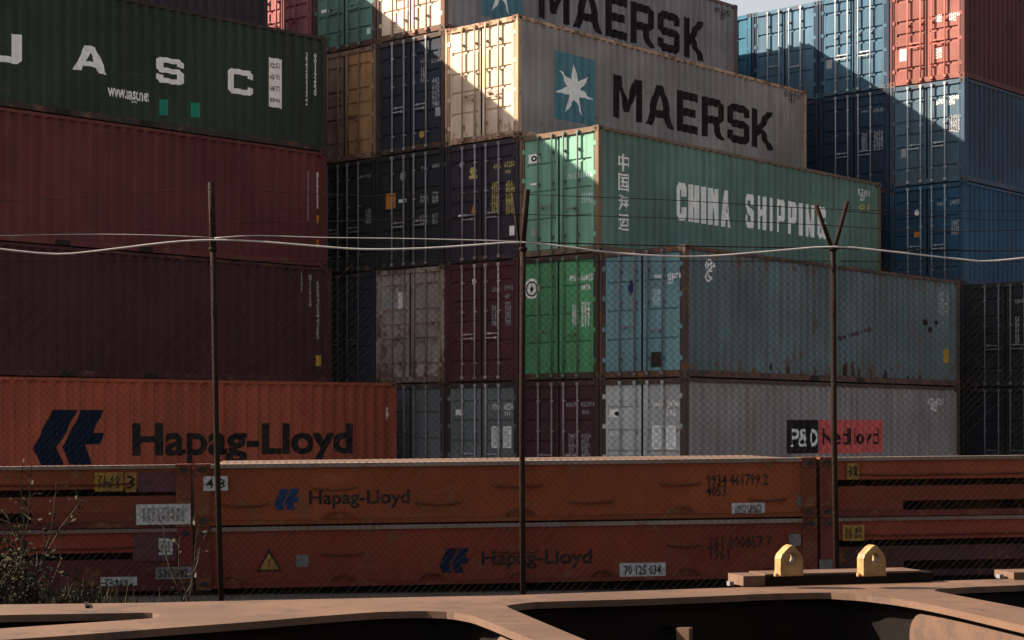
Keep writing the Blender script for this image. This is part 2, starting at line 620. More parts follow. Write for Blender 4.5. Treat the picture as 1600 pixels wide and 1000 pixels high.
LET = {
 'M': [[(0, 0), (0, 7), (1.6, 7), (3, 3.1), (4.4, 7), (6, 7), (6, 0), (4.7, 0), (4.7, 4.6), (3.5, 1.2), (2.5, 1.2), (1.3, 4.6), (1.3, 0)]],
 'A': [[(0, 0), (2.1, 7), (3.9, 7), (6, 0), (4.55, 0), (4.1, 1.5), (1.9, 1.5), (1.45, 0)], [(2.3, 2.8), (3.7, 2.8), (3.0, 5.3)]],
 'E': [[(0, 0), (0, 7), (4.6, 7), (4.6, 5.6), (1.4, 5.6), (1.4, 4.2), (4.2, 4.2), (4.2, 2.8), (1.4, 2.8), (1.4, 1.4), (4.6, 1.4), (4.6, 0)]],
 'R': [[(0, 0), (0, 7), (4.2, 7), (5, 6.2), (5, 3.4), (4.2, 2.7), (3.8, 2.6), (5.2, 0), (3.6, 0), (2.3, 2.5), (1.4, 2.5), (1.4, 0)], [(1.4, 3.9), (3.6, 3.9), (3.6, 5.6), (1.4, 5.6)]],
 'S': [[(0, 0.8), (0, 2.2), (1.4, 2.2), (1.4, 1.4), (3.6, 1.4), (3.6, 2.8), (.8, 2.8), (0, 3.6), (0, 6.2), (.8, 7), (4.2, 7), (5, 6.2), (5, 4.9), (3.6, 4.9), (3.6, 5.6), (1.4, 5.6), (1.4, 4.2), (4.2, 4.2), (5, 3.4), (5, .8), (4.2, 0), (.8, 0)]],
 'K': [[(0, 0), (0, 7), (1.4, 7), (1.4, 4.1), (3.5, 7), (5.2, 7), (2.7, 3.7), (5.4, 0), (3.7, 0), (1.9, 2.7), (1.4, 2.1), (1.4, 0)]],
 'U': [[(0, 7), (1.7, 7), (1.7, 1.5), (4.9, 1.5), (4.9, 7), (6.6, 7), (6.6, .9), (5.8, 0), (.8, 0), (0, .9)]],
 'C': [[(.8, 0), (0, .9), (0, 6.1), (.8, 7), (5.6, 7), (6.4, 6.1), (6.4, 4.7), (4.8, 4.7), (4.8, 5.5), (1.7, 5.5), (1.7, 1.5), (4.8, 1.5), (4.8, 2.3), (6.4, 2.3), (6.4, .9), (5.6, 0)]],
}
LET.update({
 'H': [[(0, 0), (0, 7), (2, 7), (2, 4.3), (3.6, 4.3), (3.6, 7), (5.6, 7), (5.6, 0), (3.6, 0), (3.6, 2.9), (2, 2.9), (2, 0)]],
 'I': [[(0, 0), (0, 7), (2.1, 7), (2.1, 0)]],
 'N': [[(0, 0), (0, 7), (2, 7), (3.9, 3.1), (3.9, 7), (5.8, 7), (5.8, 0), (3.9, 0), (1.9, 3.9), (1.9, 0)]],
 'P': [[(0, 0), (0, 7), (4.4, 7), (5.4, 6.2), (5.4, 3.2), (4.4, 2.4), (2, 2.4), (2, 0)], [(2, 3.6), (3.4, 3.6), (3.4, 5.8), (2, 5.8)]],
 'G': [[(.9, 0), (0, .9), (0, 6.1), (.9, 7), (4.6, 7), (5.5, 6.1), (5.5, 4.7), (3.5, 4.7), (3.5, 5.7), (2, 5.7), (2, 1.3), (3.5, 1.3), (3.5, 2.5), (2.8, 2.5), (2.8, 3.8), (5.5, 3.8), (5.5, 0), (4.2, 0), (3.8, .5), (3.2, 0)]],
 'c': [[(.9, 0), (0, .9), (0, 6.1), (.9, 7), (4.6, 7), (5.5, 6.1), (5.5, 4.5), (3.5, 4.5), (3.5, 5.7), (2, 5.7), (2, 1.3), (3.5, 1.3), (3.5, 2.5), (5.5, 2.5), (5.5, .9), (4.6, 0)]],
 'a': [[(0, 0), (1.9, 7), (4.1, 7), (6, 0), (4, 0), (3.7, 1.4), (2.3, 1.4), (2, 0)], [(2.6, 2.7), (3.4, 2.7), (3.0, 5.0)]],
 's': [[(0, 1), (0, 2.6), (2, 2.6), (2, 1.3), (3.5, 1.3), (3.5, 2.5), (.8, 3.6), (0, 4.4), (0, 6.1), (.9, 7), (4.6, 7), (5.5, 6.1), (5.5, 4.7), (3.5, 4.7), (3.5, 5.7), (2, 5.7), (2, 4.8), (4.7, 3.7), (5.5, 2.9), (5.5, .9), (4.6, 0), (.9, 0)]],
})
WID = {'H': 5.6, 'I': 2.1, 'N': 5.8, 'P': 5.4, 'G': 5.5, 'c': 5.5, 'a': 6, 's': 5.5, 'M': 6, 'A': 6, 'E': 4.6, 'R': 5.2, 'S': 5, 'K': 5.4, 'U': 6.6, 'C': 6.4}
def word(s, gap=.9):
    out, x = [], 0
    for ch in s:
        if ch == ' ':
            x += 2.4
            continue
        out.append([[(px + x, py) for px, py in rg] for rg in LET[ch]])
        x += WID[ch] + gap
    return poly_shape(out)

def star7():
    pts = []
    for k in range(14):
        a = math.pi / 2 + k * math.pi / 7
        r_ = 1.0 if k % 2 == 0 else .36
        pts.append((r_ * math.cos(a), r_ * math.sin(a)))
    return poly_shape([[pts]])

def hl_logo():
    a = [(0, 3.2), (2.6, 10), (5.9, 10), (3.9, 4.9), (4.2, 4.4), (2.2, 0), (.9, 0)]
    a = [(0, 3.0), (2.7, 10), (6.2, 10), (4.2, 5.0), (3.3, 3.2), (4.3, 0), (1.1, 0)]
    b = [(6.75, 10), (9.9, 10), (8.5, 5.8), (10, 5.8), (9.4, 3.7), (7.3, 3.7), (8.2, 0), (5.2, 0), (4.0, 3.2), (4.85, 5.0)]
    return poly_shape([[a], [b]])

# ------------------------------------------------------------------ ground
def noise_mat(name, c1, c2, scale, rough=.95):
    return worn(name, c1, rough, 0, scale, .1, c2=c2)
bm = bmesh.new()
n = 60
def gx(i, lo, hi): return lo + (hi - lo) * i / n
grid = [[bm.verts.new((gx(i, -600, 600), gx(j, -200, 1000), 0)) for j in range(n + 1)] for i in range(n + 1)]
for i in range(n):
    for j in range(n):
        bm.faces.new((grid[i][j], grid[i + 1][j], grid[i + 1][j + 1], grid[i][j + 1]))
link('ground', mesh('ground', bm, noise_mat('yard_gravel', (.10, .085, .075), (.055, .048, .045), 3)), kind='structure')

# ------------------------------------------------------------------ container stacks
U0, V0, P = -21.338, 29.554, 2.322
TH = 2.77
def spot(ucorner, v, tier, p_w=W):
    q = UX * (ucorner - p_w / 2) + VX * v
    return (q.x, q.y, TH * (tier - 1))
RZ = YAW - math.pi / 2
def mid(col, tier, label, colr, **kw):
    jit = kw.pop('dv', random.uniform(-.012, .012))
    return container(label, spot(U0 - col * P, V0 + jit, tier), RZ, colr, **kw)

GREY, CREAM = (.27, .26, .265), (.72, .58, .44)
# column E (nearest)
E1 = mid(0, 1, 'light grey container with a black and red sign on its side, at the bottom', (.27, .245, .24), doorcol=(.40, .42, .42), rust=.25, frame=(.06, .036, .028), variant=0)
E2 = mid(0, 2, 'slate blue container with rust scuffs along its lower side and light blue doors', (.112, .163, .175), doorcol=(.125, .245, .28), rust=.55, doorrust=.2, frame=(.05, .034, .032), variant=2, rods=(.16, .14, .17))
D1 = mid(1, 1, 'dark maroon container with closed doors under the bright green one', (.055, .014, .024), rust=.1, rods=(.32, .25, .26), variant=1, frame=(.05, .018, .018))
D2 = mid(1, 2, 'bright green container with a white round emblem on its left door', (.075, .265, .12), rust=.12, rods=(.12, .20, .12), variant=2, frame=(.05, .03, .02))
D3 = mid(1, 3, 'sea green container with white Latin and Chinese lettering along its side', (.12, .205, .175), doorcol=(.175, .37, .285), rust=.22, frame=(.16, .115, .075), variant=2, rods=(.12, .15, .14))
C1 = mid(2, 1, 'slate grey container with white square data panels, below the maroon one with pink rods', (.15, .17, .175), rust=.15, rods=(.36, .36, .38), variant=1, frame=(.03, .02, .02))
C2 = mid(2, 2, 'maroon container with four pinkish lock rods beside the bright green one', (.075, .016, .028), rust=.1, rods=(.50, .39, .41), variant=1)
C3 = mid(2, 3, 'dark plum container with yellow door lettering', (.030, .022, .035), rust=.1, rods=(.28, .25, .29), variant=3)
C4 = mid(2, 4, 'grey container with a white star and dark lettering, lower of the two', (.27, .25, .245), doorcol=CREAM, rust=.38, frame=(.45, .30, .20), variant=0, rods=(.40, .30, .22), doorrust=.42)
B1 = mid(3, 1, 'small visible end of a grey container right beside the orange one', (.13, .14, .15), rust=.2, variant=2, rods=(.2, .2, .21), frame=(.05, .04, .04))
B2 = mid(3, 2, 'dull grey brown rusty container with a small pale sticker on its left door', (.36, .31, .27), rust=.8, variant=3, rods=(.25, .2, .17))
B3 = mid(3, 3, 'near black container with an orange sticker on its left edge', (.016, .017, .022), rust=.05, rods=(.27, .27, .29), variant=1)
B4 = mid(3, 4, 'navy container with grey lock rods, between the tan and the cream doors', (.018, .024, .042), rust=.08, rods=(.35, .35, .38), variant=1, frame=(.05, .035, .03))
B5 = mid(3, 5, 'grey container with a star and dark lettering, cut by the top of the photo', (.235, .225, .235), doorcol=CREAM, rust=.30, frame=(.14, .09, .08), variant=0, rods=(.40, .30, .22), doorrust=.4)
A2 = mid(4, 2, 'dark blue container in the shade, half hidden behind the maroon one', (.018, .026, .04), rust=.1, rods=(.08, .09, .1), variant=1)
A3 = mid(4, 3, 'black container in the shade with faint white figures, half hidden by the red one', (.013, .014, .016), rust=.05, rods=(.17, .175, .185), variant=1)
A4 = mid(4, 4, 'tan container with an orange rusty right door beside the dark green one', (.24, .16, .115), rightcol=(.46, .25, .12), rust=.42, variant=3, rods=(.26, .17, .12))
A5 = mid(4, 5, 'teal green container at the top of the photo, left of the upper star container', (.10, .185, .16), rust=.25, variant=1, rods=(.13, .24, .2), frame=(.07, .04, .035))
A1 = mid(4, 1, 'grey container at the foot of the column behind the orange one', (.1, .1, .1), rust=.2, full=False)
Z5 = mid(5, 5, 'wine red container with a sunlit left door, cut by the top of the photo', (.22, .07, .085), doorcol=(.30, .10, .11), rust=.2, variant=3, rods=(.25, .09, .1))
for k in range(1, 5):
    mid(5, k, ['brown container hidden low in the column under the wine red one', 'dark blue container in the column under the wine red one', 'grey container in the column under the wine red one', 'brown container directly under the wine red one'][k - 1], [(.08, .04, .03), (.02, .03, .05), (.15, .15, .15), (.09, .04, .03)][k - 1], full=False)

# the block behind on the right
VR, UR, PR = 42.8, -21.74, 2.267
def back(col, tier, label, colr, **kw):
    q = UX * (UR - col * PR - PR / 2 + .015) + VX * (VR + kw.pop('dv', random.uniform(-.01, .01)))
    return container(label, (q.x, q.y, TH * (tier - 1)), RZ, colr, sx=.975, **kw)
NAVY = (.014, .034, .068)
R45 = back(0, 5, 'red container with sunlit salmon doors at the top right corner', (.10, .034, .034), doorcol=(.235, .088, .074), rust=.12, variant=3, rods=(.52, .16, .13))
R44 = back(0, 4, 'steel blue container with a diagonal shadow on its doors, under the red one', (.042, .075, .125), doorcol=(.06, .11, .155), rust=.08, variant=3, rods=(.42, .46, .50))  # lighter door colour carries part of the sun's sheen
R43 = back(0, 3, 'blue container in full shade with pale lock rods, second below the red one', (.03, .08, .15), doorcol=(.016, .062, .115), rust=.08, variant=1, rods=(.28, .34, .40))
R42 = back(0, 2, 'dark container behind the slate blue one at the right', (.02, .025, .035), rust=.1, full=False)
R41 = back(0, 1, 'dark container low behind the light grey one at the right', (.02, .02, .025), rust=.1, full=False)
RR2 = back(-1, 2, 'near black container at the right edge with three grey rods, upper of two', (.014, .015, .021), rust=.05, variant=1, rods=(.17, .17, .19))
RR1 = back(-1, 1, 'near black container at the right edge, lower of two', (.013, .014, .019), rust=.05, variant=1, rods=(.13, .13, .15))
B25 = back(1, 5, 'dark blue container with half sunlit doors beside the red one', NAVY, doorcol=(.05, .115, .175), rust=.08, variant=3, rods=(.46, .49, .52))  # doors lightened in base colour for their sunlit sheen
B24 = back(1, 4, 'dark navy container in the shade with long pale rods, right of the lower star container', NAVY, rust=.05, variant=3, rods=(.33, .36, .40))
B23 = back(1, 3, 'dark navy container behind the far end of the sea green one', NAVY, rust=.05, variant=1, rods=(.2, .22, .25))
B22 = back(1, 2, 'dark container low in the second column of the back block', NAVY, rust=.1, full=False)
B21 = back(1, 1, 'dark container at the foot of the second column of the back block', NAVY, rust=.1, full=False)
B15 = back(2, 5, 'blue container with sunlit doors and sky above it, right of the upper star container', NAVY, doorcol=(.07, .14, .205), rust=.08, variant=2, rods=(.42, .45, .48))  # door base lightened to stand in for sun sheen on navy paint
B14 = back(2, 4, 'dark blue container in the shade behind the far end of the lower star container', NAVY, rust=.08, variant=1, rods=(.2, .22, .25))
for k in range(1, 4):
    back(2, k, ['dark container at the foot of the third column of the back block', 'blue container low in the third column of the back block', 'navy container under the shaded one in the back block'][k - 1], NAVY, full=False)
B05 = back(3, 5, 'cyan blue container of which a narrow sunlit strip shows beside the upper star container', (.03, .12, .19), rust=.08, variant=2, rods=(.3, .4, .45))
for k in range(1, 5):
    back(3, k, ['brown container at the foot of the last column of the back block', 'red container low in the last column of the back block', 'grey container in the last column of the back block', 'dark blue container under the cyan blue one'][k - 1], [(.08, .04, .03), (.14, .04, .04), (.15, .15, .15), NAVY][k - 1], full=False)

# the stack on the left, its long sides towards the yard
YL = .785
def leftbox(label, far, yaw, tier, colr, **kw):
    d = Vector((math.cos(yaw), math.sin(yaw), 0))
    u = Vector((math.sin(yaw), -math.cos(yaw), 0))
    q = Vector((far[0], far[1], 0)) - d * L - u * (W / 2)
    return container(label, (q.x, q.y, kw.pop('z', TH * (tier - 1))), yaw - math.pi / 2, colr, **kw)
HL = leftbox('orange container with large dark lettering and navy emblem, under the left stack', (-2.72, 40.92), .62, 1, (.34, .073, .036), rust=.16, variant=1)
RD2 = leftbox('dark maroon container directly on top of the orange one', (-4.33, 41.7), YL, 2, (.054, .0135, .0165), rust=.15, variant=1)
RD1 = leftbox('faded red container under the dark green one', (-4.45, 41.7), YL, 3, (.112, .025, .025), rust=.22, variant=1)
UA = leftbox('dark green container with widely spaced white capital letters', (-4.45, 41.75), YL, 4, (.024, .039, .027), rust=.12, variant=1, frame=(.03, .025, .022))
PU = leftbox('dark purple grey container at the top left, cut by the top of the photo', (-6.1, 43.4), YL, 5, (.038, .028, .036), rust=.1, variant=1)
for k in range(1, 5):
    leftbox(['brown container at the foot of the column behind the left stack', 'grey container second in the column behind the left stack', 'dark blue container third in the column behind the left stack', 'red brown container right under the dark purple grey one'][k - 1], (-6.1, 43.4), YL, k, [(.08, .04, .03), (.15, .15, .15), NAVY, (.12, .04, .03)][k - 1], full=False)

# ---- lettering on the long sides
side_px(C4, word('MAERSK'), 958, 1210, 115, 182, M_DARKINK, label='large dark block capitals on grey')
a = place_local(C4, 866, 78, 'x'); b = place_local(C4, 866, 184, 'x'); c_ = place_local(C4, 932, 92, 'x')
side_decal(C4, rect(), a.y, b.z, c_.y - a.y, a.z - b.z, M_STARBLUE, name='emblem_square')
w_ = c_.y - a.y; h_ = a.z - b.z
side_decal(C4, star7(), a.y + w_ * .04, b.z + h_ * .12, w_ * .88, h_ * .76, M_WHITE, name='emblem_star', off=.009)
side_px(B5, word('MAERSK'), 843, 1103, -42, 27, M_DARKINK, label='large dark block capitals on grey')
a = place_local(B5, 752, -80, 'x'); b = place_local(B5, 752, 23, 'x'); c_ = place_local(B5, 818, -60, 'x')
w_ = c_.y - a.y; h_ = a.z - b.z
side_decal(B5, rect(), a.y, b.z, w_, h_, M_STARBLUE, name='emblem_square')
side_decal(B5, star7(), a.y + w_ * .04, b.z + h_ * .12, w_ * .88, h_ * .76, M_WHITE, name='emblem_star', off=.009)
side_px(D3, word('cHINa', 2.2), 1058, 1143, 284, 343, M_WHITE, label='narrow bold white capitals')
side_px(D3, word('sHIPPING', 2.3), 1165, 1290, 302, 355, M_WHITE, label='narrow bold white capitals')
for (s, y0, y1) in (('中', 238, 266), ('国', 270, 297), ('海', 303, 328), ('运', 333, 359)):
    side_px(D3, text_shape(s, .010), 966, 985, y0, y1, M_WHITE)
side_px(D3, digits([[4, -.6, 6], [-5, 4]]), 1340, 1362, 294, 312, M_WHITE, name='lettering')
side_px(D3, digits([[4]]), 1340, 1360, 316, 328, M_YELINK, name='lettering')
side_px(C4, digits([[4, -.6, 6], [-5, 4]]), 1226, 1250, 142, 158, M_DARKINK, name='lettering')
side_px(B5, digits([[4, -.6, 6], [-5, 4]]), 1118, 1142, 10, 28, M_DARKINK, name='lettering')
side_px(E1, rect(), 1232, 1281, 656, 709, M_DARKINK, name='sign_panel', label='black square with white lettering')
side_px(E1, rect(), 1281.5, 1379, 656, 709, M_REDSIGN, name='sign_panel', label='red panel with dark lettering')
for ch_, xa_, xb_ in (('P', 1237, 1248), ('&', 1250, 1263), ('O', 1265.5, 1277)):
    side_px(E1, text_shape(ch_, .022 if ch_ != '&' else .006), xa_, xb_, 670, 698, M_WHITE, off=.009)
side_px(E1, rect(), 1235, 1242, 695.5, 698, M_WHITE, off=.0095)
side_px(E1, text_shape('Nedlloyd', .008, 1.05), 1285, 1373, 669, 704, M_DARKINK, off=.009)
side_px(E1, digits([[4, -.6, 6], [-4, 4]]), 1450, 1474, 622, 642, M_WHITE, name='lettering')
side_px(E2, digits([[3], [2]], ch=2.2), 1101, 1120, 402, 440, M_WHITE, name='lettering')
side_px(E2, digits([2] * 6), 1467, 1486, 455, 492, M_GREYST, name='lettering')
for (x0, x1, y0, y1) in ((1202, 1209, 566, 580), (1443, 1450, 498, 508), (1452, 1457, 510, 520), (1462, 1466, 500, 508)):
    side_px(E2, poly_shape([[[(math.cos(t) * random.uniform(.75, 1), math.sin(t) * random.uniform(.75, 1)) for t in (k * .5236 for k in range(12))]]]), x0, x1, y0, y1, M_HOLE, name='paint_scuff')
for k in range(9):
    x0 = 1305 + k * 6.5
    side_px(E2, poly_shape([[[(math.cos(t) * random.uniform(.6, 1), math.sin(t) * random.uniform(.6, 1)) for t in (j * .5236 for j in range(12))]]]), x0, x0 + 5, 527 - k * 2, 534 - k * 2, M_MAROON, name='paint_scuff')
for k in range(34):
    x0 = random.uniform(1205, 1440)
    yb = 586 + (x0 - 1073) * .036
    hh_ = random.uniform(6, 30) * (1.3 if 1300 < x0 < 1350 or 1385 < x0 < 1420 else .8)
    n_ = 7
    lft = [(random.uniform(-.9, -.3), j / n_) for j in range(n_ + 1)]
    rgt = [(random.uniform(.3, .9), j / n_) for j in range(n_, -1, -1)]
    side_px(E2, poly_shape([[lft + [(random.uniform(-.2, .2), 1.15)] + rgt]]), x0, x0 + random.uniform(1.5, 4.5), yb - hh_, yb - random.uniform(0, 3), random.choice([M_HOLE, M_SCUFF, M_SCUFF]), name='rust_scuff')
side_px(E2, rect(), 1475, 1482, 545, 567, M_YELLOW, name='sticker')
# left stack
for ch, (x0, x1, y0, y1) in zip('UASC', ((-22, 34, 45, 92), (115, 168, 67, 108), (244, 289, 87, 127), (356, 397, 105, 144))):
    side_px(UA, word(ch), x0, x1, y0, y1, M_WHITE, label='white extended capital')
side_px(UA, text_shape('www.uasc.net', .02), 170, 234, 133, 150, M_WHITE)
side_px(UA, digits([3]), 206, 216, 157, 160, M_WHITE, name='lettering')
side_px(UA, rect(), 420, 442, 89, 166, M_WHITE, name='sticker')
for k in range(4):
    side_px(UA, digits([4]), 423, 438, 97 + k * 18, 105 + k * 18, M_MAROON, name='lettering', off=.009)
for (x0, x1, y0, y1) in ((250, 262, 154, 179), (298, 312, 159, 182)):
    side_px(UA, rect(), x0, x1, y0, y1, M_GREENPATCH, name='paint_patch', label='fresh green touch-up patch')
def upright(t, x0, x1, y0, y1, n, mat):
    side_px(t, digits([1] * n, ch=1.6, lead=.4), x0, x1, y0, y1, mat, name='lettering')
upright(UA, 477, 482, 82, 164, 11, M_WHITE)
upright(UA, 490, 495, 83, 150, 9, M_WHITE)
upright(RD1, 481, 485, 266, 345, 10, M_GREYST)
upright(RD1, 495, 500, 268, 326, 7, M_WHITE)
side_px(RD1, rect(), 494, 500, 336, 348, M_ORANGE, name='sticker')
side_px(RD1, rect(), 494, 500, 374, 386, M_ORANGE, name='sticker')
upright(RD2, 469, 473, 424, 455, 4, M_GREYST)
upright(RD2, 482, 487, 428, 480, 7, M_GREYST)
upright(RD2, 495, 499, 440, 530, 11, M_GREYST)
side_px(RD2, rect(), 495, 503, 555, 572, M_YELLOW, name='sticker')
side_px(HL, hl_logo(), 52, 163, 640, 727, M_NAVY, name='emblem')
side_px(HL, text_shape('Hapag-Lloyd', .028), 208, 551, 661, 728, M_DARKINK, label='large dark lettering on orange')
side_px(HL, digits([1, 1, 1]), 603, 609, 636, 655, M_WHITE, name='lettering')
# ---- marks on the doors
def dpx(t, bm, x0, x1, y0, y1, mat, name='lettering', label=None):
    a = place_local(t, x0, y0, 'y'); b = place_local(t, x0, y1, 'y'); c = place_local(t, x1, y0, 'y')
    return door_decal(t, bm, a.x, b.z, c.x - a.x, a.z - b.z, mat, name=name, label=label)
def disc(n=24):
    return poly_shape([[[(math.cos(k * 2 * math.pi / n), math.sin(k * 2 * math.pi / n)) for k in range(n)]]])
def ringshape(n=24, r=.72):
    return poly_shape([[[(math.cos(k * 2 * math.pi / n), math.sin(k * 2 * math.pi / n)) for k in range(n)], [(r * math.cos(k * 2 * math.pi / n), r * math.sin(k * 2 * math.pi / n)) for k in range(n)]]])
def lift(o, d=.003):
    o.location = (0, -d, 0)
    return o
dpx(D2, disc(), 819, 843, 436, 468, M_WHITE, 'emblem')
lift(dpx(D2, ringshape(r=.8), 822, 840, 440, 464, M_DARKINK, 'emblem'))
lift(dpx(D2, poly_shape([[[(0, 1), (1, 0), (0, -1), (-1, 0)]]]), 828, 834, 446, 458, M_DARKINK, 'emblem'))
dpx(D2, digits([[4, -.4, 6]]), 889, 931, 430, 441, M_WHITE)
dpx(D2, digits([4]), 908, 922, 444, 454, M_WHITE)
dpx(D2, digits([3] * 5), 894, 904, 476, 510, M_WHITE)
dpx(D2, digits([3] * 5), 908, 922, 472, 510, M_WHITE)
dpx(D3, rect(), 826, 843, 242, 256, M_WHITE, 'emblem')
lift(dpx(D3, ringshape(r=.45), 830, 839, 244, 253, M_DARKINK, 'emblem'))
dpx(D3, rect(), 828, 839, 287, 290, M_WHITE, 'sticker')
dpx(D3, rect(), 829, 836, 357, 369, M_GREYST, 'sticker')
dpx(D3, digits([[4, -.4, 6]]), 886, 926, 272, 281, M_CYANINK)
dpx(D3, digits([5, 4, 5]), 908, 926, 302, 318, M_CYANINK)
dpx(E2, digits([4]), 1022, 1034, 429, 436, M_WHITE)
dpx(E2, digits([[5, -.4, 1], [3]]), 1043, 1064, 427, 444, M_WHITE)
dpx(E2, digits([4] * 4), 1020, 1032, 452, 478, M_CYANINK)
dpx(E2, poly_shape([[[(0, 1), (.7, 0), (0, -1), (-.7, 0)]]]), 980, 992, 438, 462, M_BLUEINK, 'emblem', label='faded blue diamond')
dpx(E2, rect(), 1017, 1034, 550, 574, M_HOLE, 'paint_scuff')
for (x0, x1, y0, y1, r_) in ((1020, 1036, 629, 637, [4]), (1042, 1067, 626, 637, [[6, -.4, 1]]), (1042, 1056, 640, 650, [3])):
    dpx(E1, digits(r_), x0, x1, y0, y1, M_WHITE)
for (x0, x1) in ((1019, 1036), (1041, 1056)):
    dpx(E1, rect(), x0, x1, 665, 702, M_WHITE, 'data_panel')
    lift(dpx(E1, digits([4, 3, 4, 4, 3, 4], ch=1.0, lead=1.3), x0 + 2, x1 - 2, 667, 700, M_GREYST))
dpx(E1, rect(), 953, 972, 640, 652, M_WHITE, 'sticker')
lift(dpx(E1, disc(), 960, 970, 643, 650, M_DARKINK, 'sticker'))
dpx(E1, digits([4]), 952, 970, 672, 681, M_WHITE)
for (x0, x1, y0, y1, r_) in ((769, 782, 632, 641, [4]), (787, 806, 630, 641, [[5, -.4, 1]]), (788, 798, 643, 650, [3])):
    dpx(C1, digits(r_), x0, x1, y0, y1, M_WHITE)
for (x0, x1) in ((768, 781), (786, 799)):
    dpx(C1, rect(), x0, x1, 666, 700, M_WHITE, 'data_panel')
    lift(dpx(C1, digits([4, 3, 4, 4, 3, 4], ch=1.0, lead=1.3), x0 + 2, x1 - 2, 668, 698, M_GREYST))
dpx(C1, rect(), 712, 724, 640, 649, M_WHITE, 'sticker')
standard_door_marks(D1, M_GREYST, left=False)
for (x0, x1, y0, y1, r_) in ((769, 782, 449, 456, [4]), (788, 802, 446, 454, [[5]]), (789, 797, 460, 467, [3]), (768, 780, 477, 510, [3] * 5), (789, 799, 472, 510, [3] * 5)):
    dpx(C2, digits(r_), x0, x1, y0, y1, M_GREYST)
dpx(C2, rect(), 738, 744, 436, 444, M_WHITE, 'sticker')
for (x0, x1, y0, y1, r_) in ((771, 783, 257, 265, [4]), (788, 810, 253, 262, [[5, -.4, 1]]), (789, 798, 266, 272, [3]), (768, 778, 285, 335, [3] * 6), (790, 805, 283, 335, [4] * 6)):
    dpx(C3, digits(r_), x0, x1, y0, y1, M_YELINK)
dpx(C3, poly_shape([[[(0, 1), (.8, 0), (0, -1), (-.8, 0)]]]), 717, 727, 251, 265, M_GREYST, 'sticker')
dpx(C3, poly_shape([[[(-.3, 0), (-1, 0), (-1, -.4), (1, -.4), (1, 0), (.3, 0), (.9, .5), (.5, 1), (-.5, 1), (-.9, .5)]]]), 733, 746, 262, 280, M_YELINK, 'emblem')
dpx(C3, poly_shape([[[(-1, -1), (1, -1), (0, 1)]]]), 736, 745, 320, 333, M_ORANGE, 'sticker')
dpx(C3, rect(), 716, 728, 336, 340, M_WHITE, 'sticker')
dpx(C3, rect(), 796, 804, 353, 368, M_WHITE, 'sticker')
for (x0, x1, y0, y1, r_) in ((658, 668, 260, 266, [3]), (675, 696, 256, 263, [[5, -.4, 1]]), (656, 669, 304, 318, [3, 3]), (675, 685, 300, 318, [2, 2, 2]), (655, 669, 336, 350, [3, 3]), (675, 685, 334, 350, [2, 2, 2])):
    dpx(B3, digits(r_), x0, x1, y0, y1, M_GREYST)
dpx(B3, disc(), 625, 634, 269, 283, M_GREYST, 'sticker')
dpx(B3, rect(), 603, 618, 303, 327, M_ORANGE, 'sticker', label='orange sticker')
dpx(B3, rect(), 623, 635, 312, 317, M_WHITE, 'sticker')
for (x0, x1, y0, y1, r_) in ((657, 668, 93, 99, [3]), (674, 690, 93, 99, [4]), (675, 687, 122, 168, [3] * 5), (657, 667, 105, 130, [3, 3])):
    dpx(B4, digits(r_), x0, x1, y0, y1, M_GREYST)
dpx(B4, rect(), 680, 688, 168, 182, M_GREYST, 'sticker')
dpx(B4, disc(), 655, 663, 205, 216, M_YELLOW, 'sticker')
dpx(A3, digits([[3, -.5, 5]]), 558, 588, 275, 280, M_GREYST)
dpx(A3, digits([5] * 4), 571, 580, 327, 350, M_GREYST)
dpx(B2, rect(), 622, 633, 457, 482, M_WHITE, 'sticker')
dpx(B2, rect(), 602, 618, 460, 484, M_GREYST, 'sticker')
for t in (R45,):
    dpx(t, rect(), 1406, 1416, 78, 96, M_WHITE, 'sticker')
    dpx(t, digits([4, 4, 4]), 1461, 1472, 24, 36, M_WHITE)
    dpx(t, digits([[6], [4]]), 1482, 1500, 20, 34, M_WHITE)
    dpx(t, digits([4, 4, 4]), 1460, 1472, 76, 92, M_WHITE)
dpx(R44, rect(), 1408, 1416, 233, 247, M_GREYST, 'sticker')
dpx(R44, digits([[5]]), 1462, 1475, 156, 164, M_WHITE)
dpx(R44, digits([[6, -.5, 1], [4]]), 1480, 1503, 150, 165, M_WHITE)
dpx(R44, digits([5] * 4), 1481, 1500, 180, 208, M_GREYST)
dpx(R43, digits([4]), 1464, 1475, 316, 322, M_GREYST)
dpx(R43, digits([[5, -.5, 1]]), 1484, 1505, 313, 320, M_GREYST)
dpx(R43, digits([4] * 3), 1486, 1499, 344, 368, M_GREYST)
dpx(R43, disc(), 1429, 1436, 328, 338, M_WHITE, 'sticker')
dpx(R43, rect(), 1428, 1440, 363, 371, M_ORANGE, 'sticker')
dpx(B24, digits([[4]]), 1346, 1357, 173, 177, M_GREYST)
dpx(B24, digits([[5, -.5, 1]]), 1364, 1385, 170, 176, M_GREYST)
dpx(B24, digits([4] * 4), 1346, 1355, 208, 236, M_GREYST)
dpx(B24, digits([4] * 4), 1365, 1380, 205, 236, M_GREYST)
dpx(B25, rect(), 1291, 1300, 94, 108, M_GREYST, 'sticker')
dpx(A5, rect(), 502, 515, 16, 21, M_WHITE, 'sticker')
dpx(A5, rect(), 573, 579, 44, 54, M_CYANINK, 'sticker')
dpx(RR2, digits([[5]]), 1586, 1600, 468, 474, M_GREYST)
dpx(RR2, digits([2] * 5), 1586, 1593, 495, 540, M_GREYST)

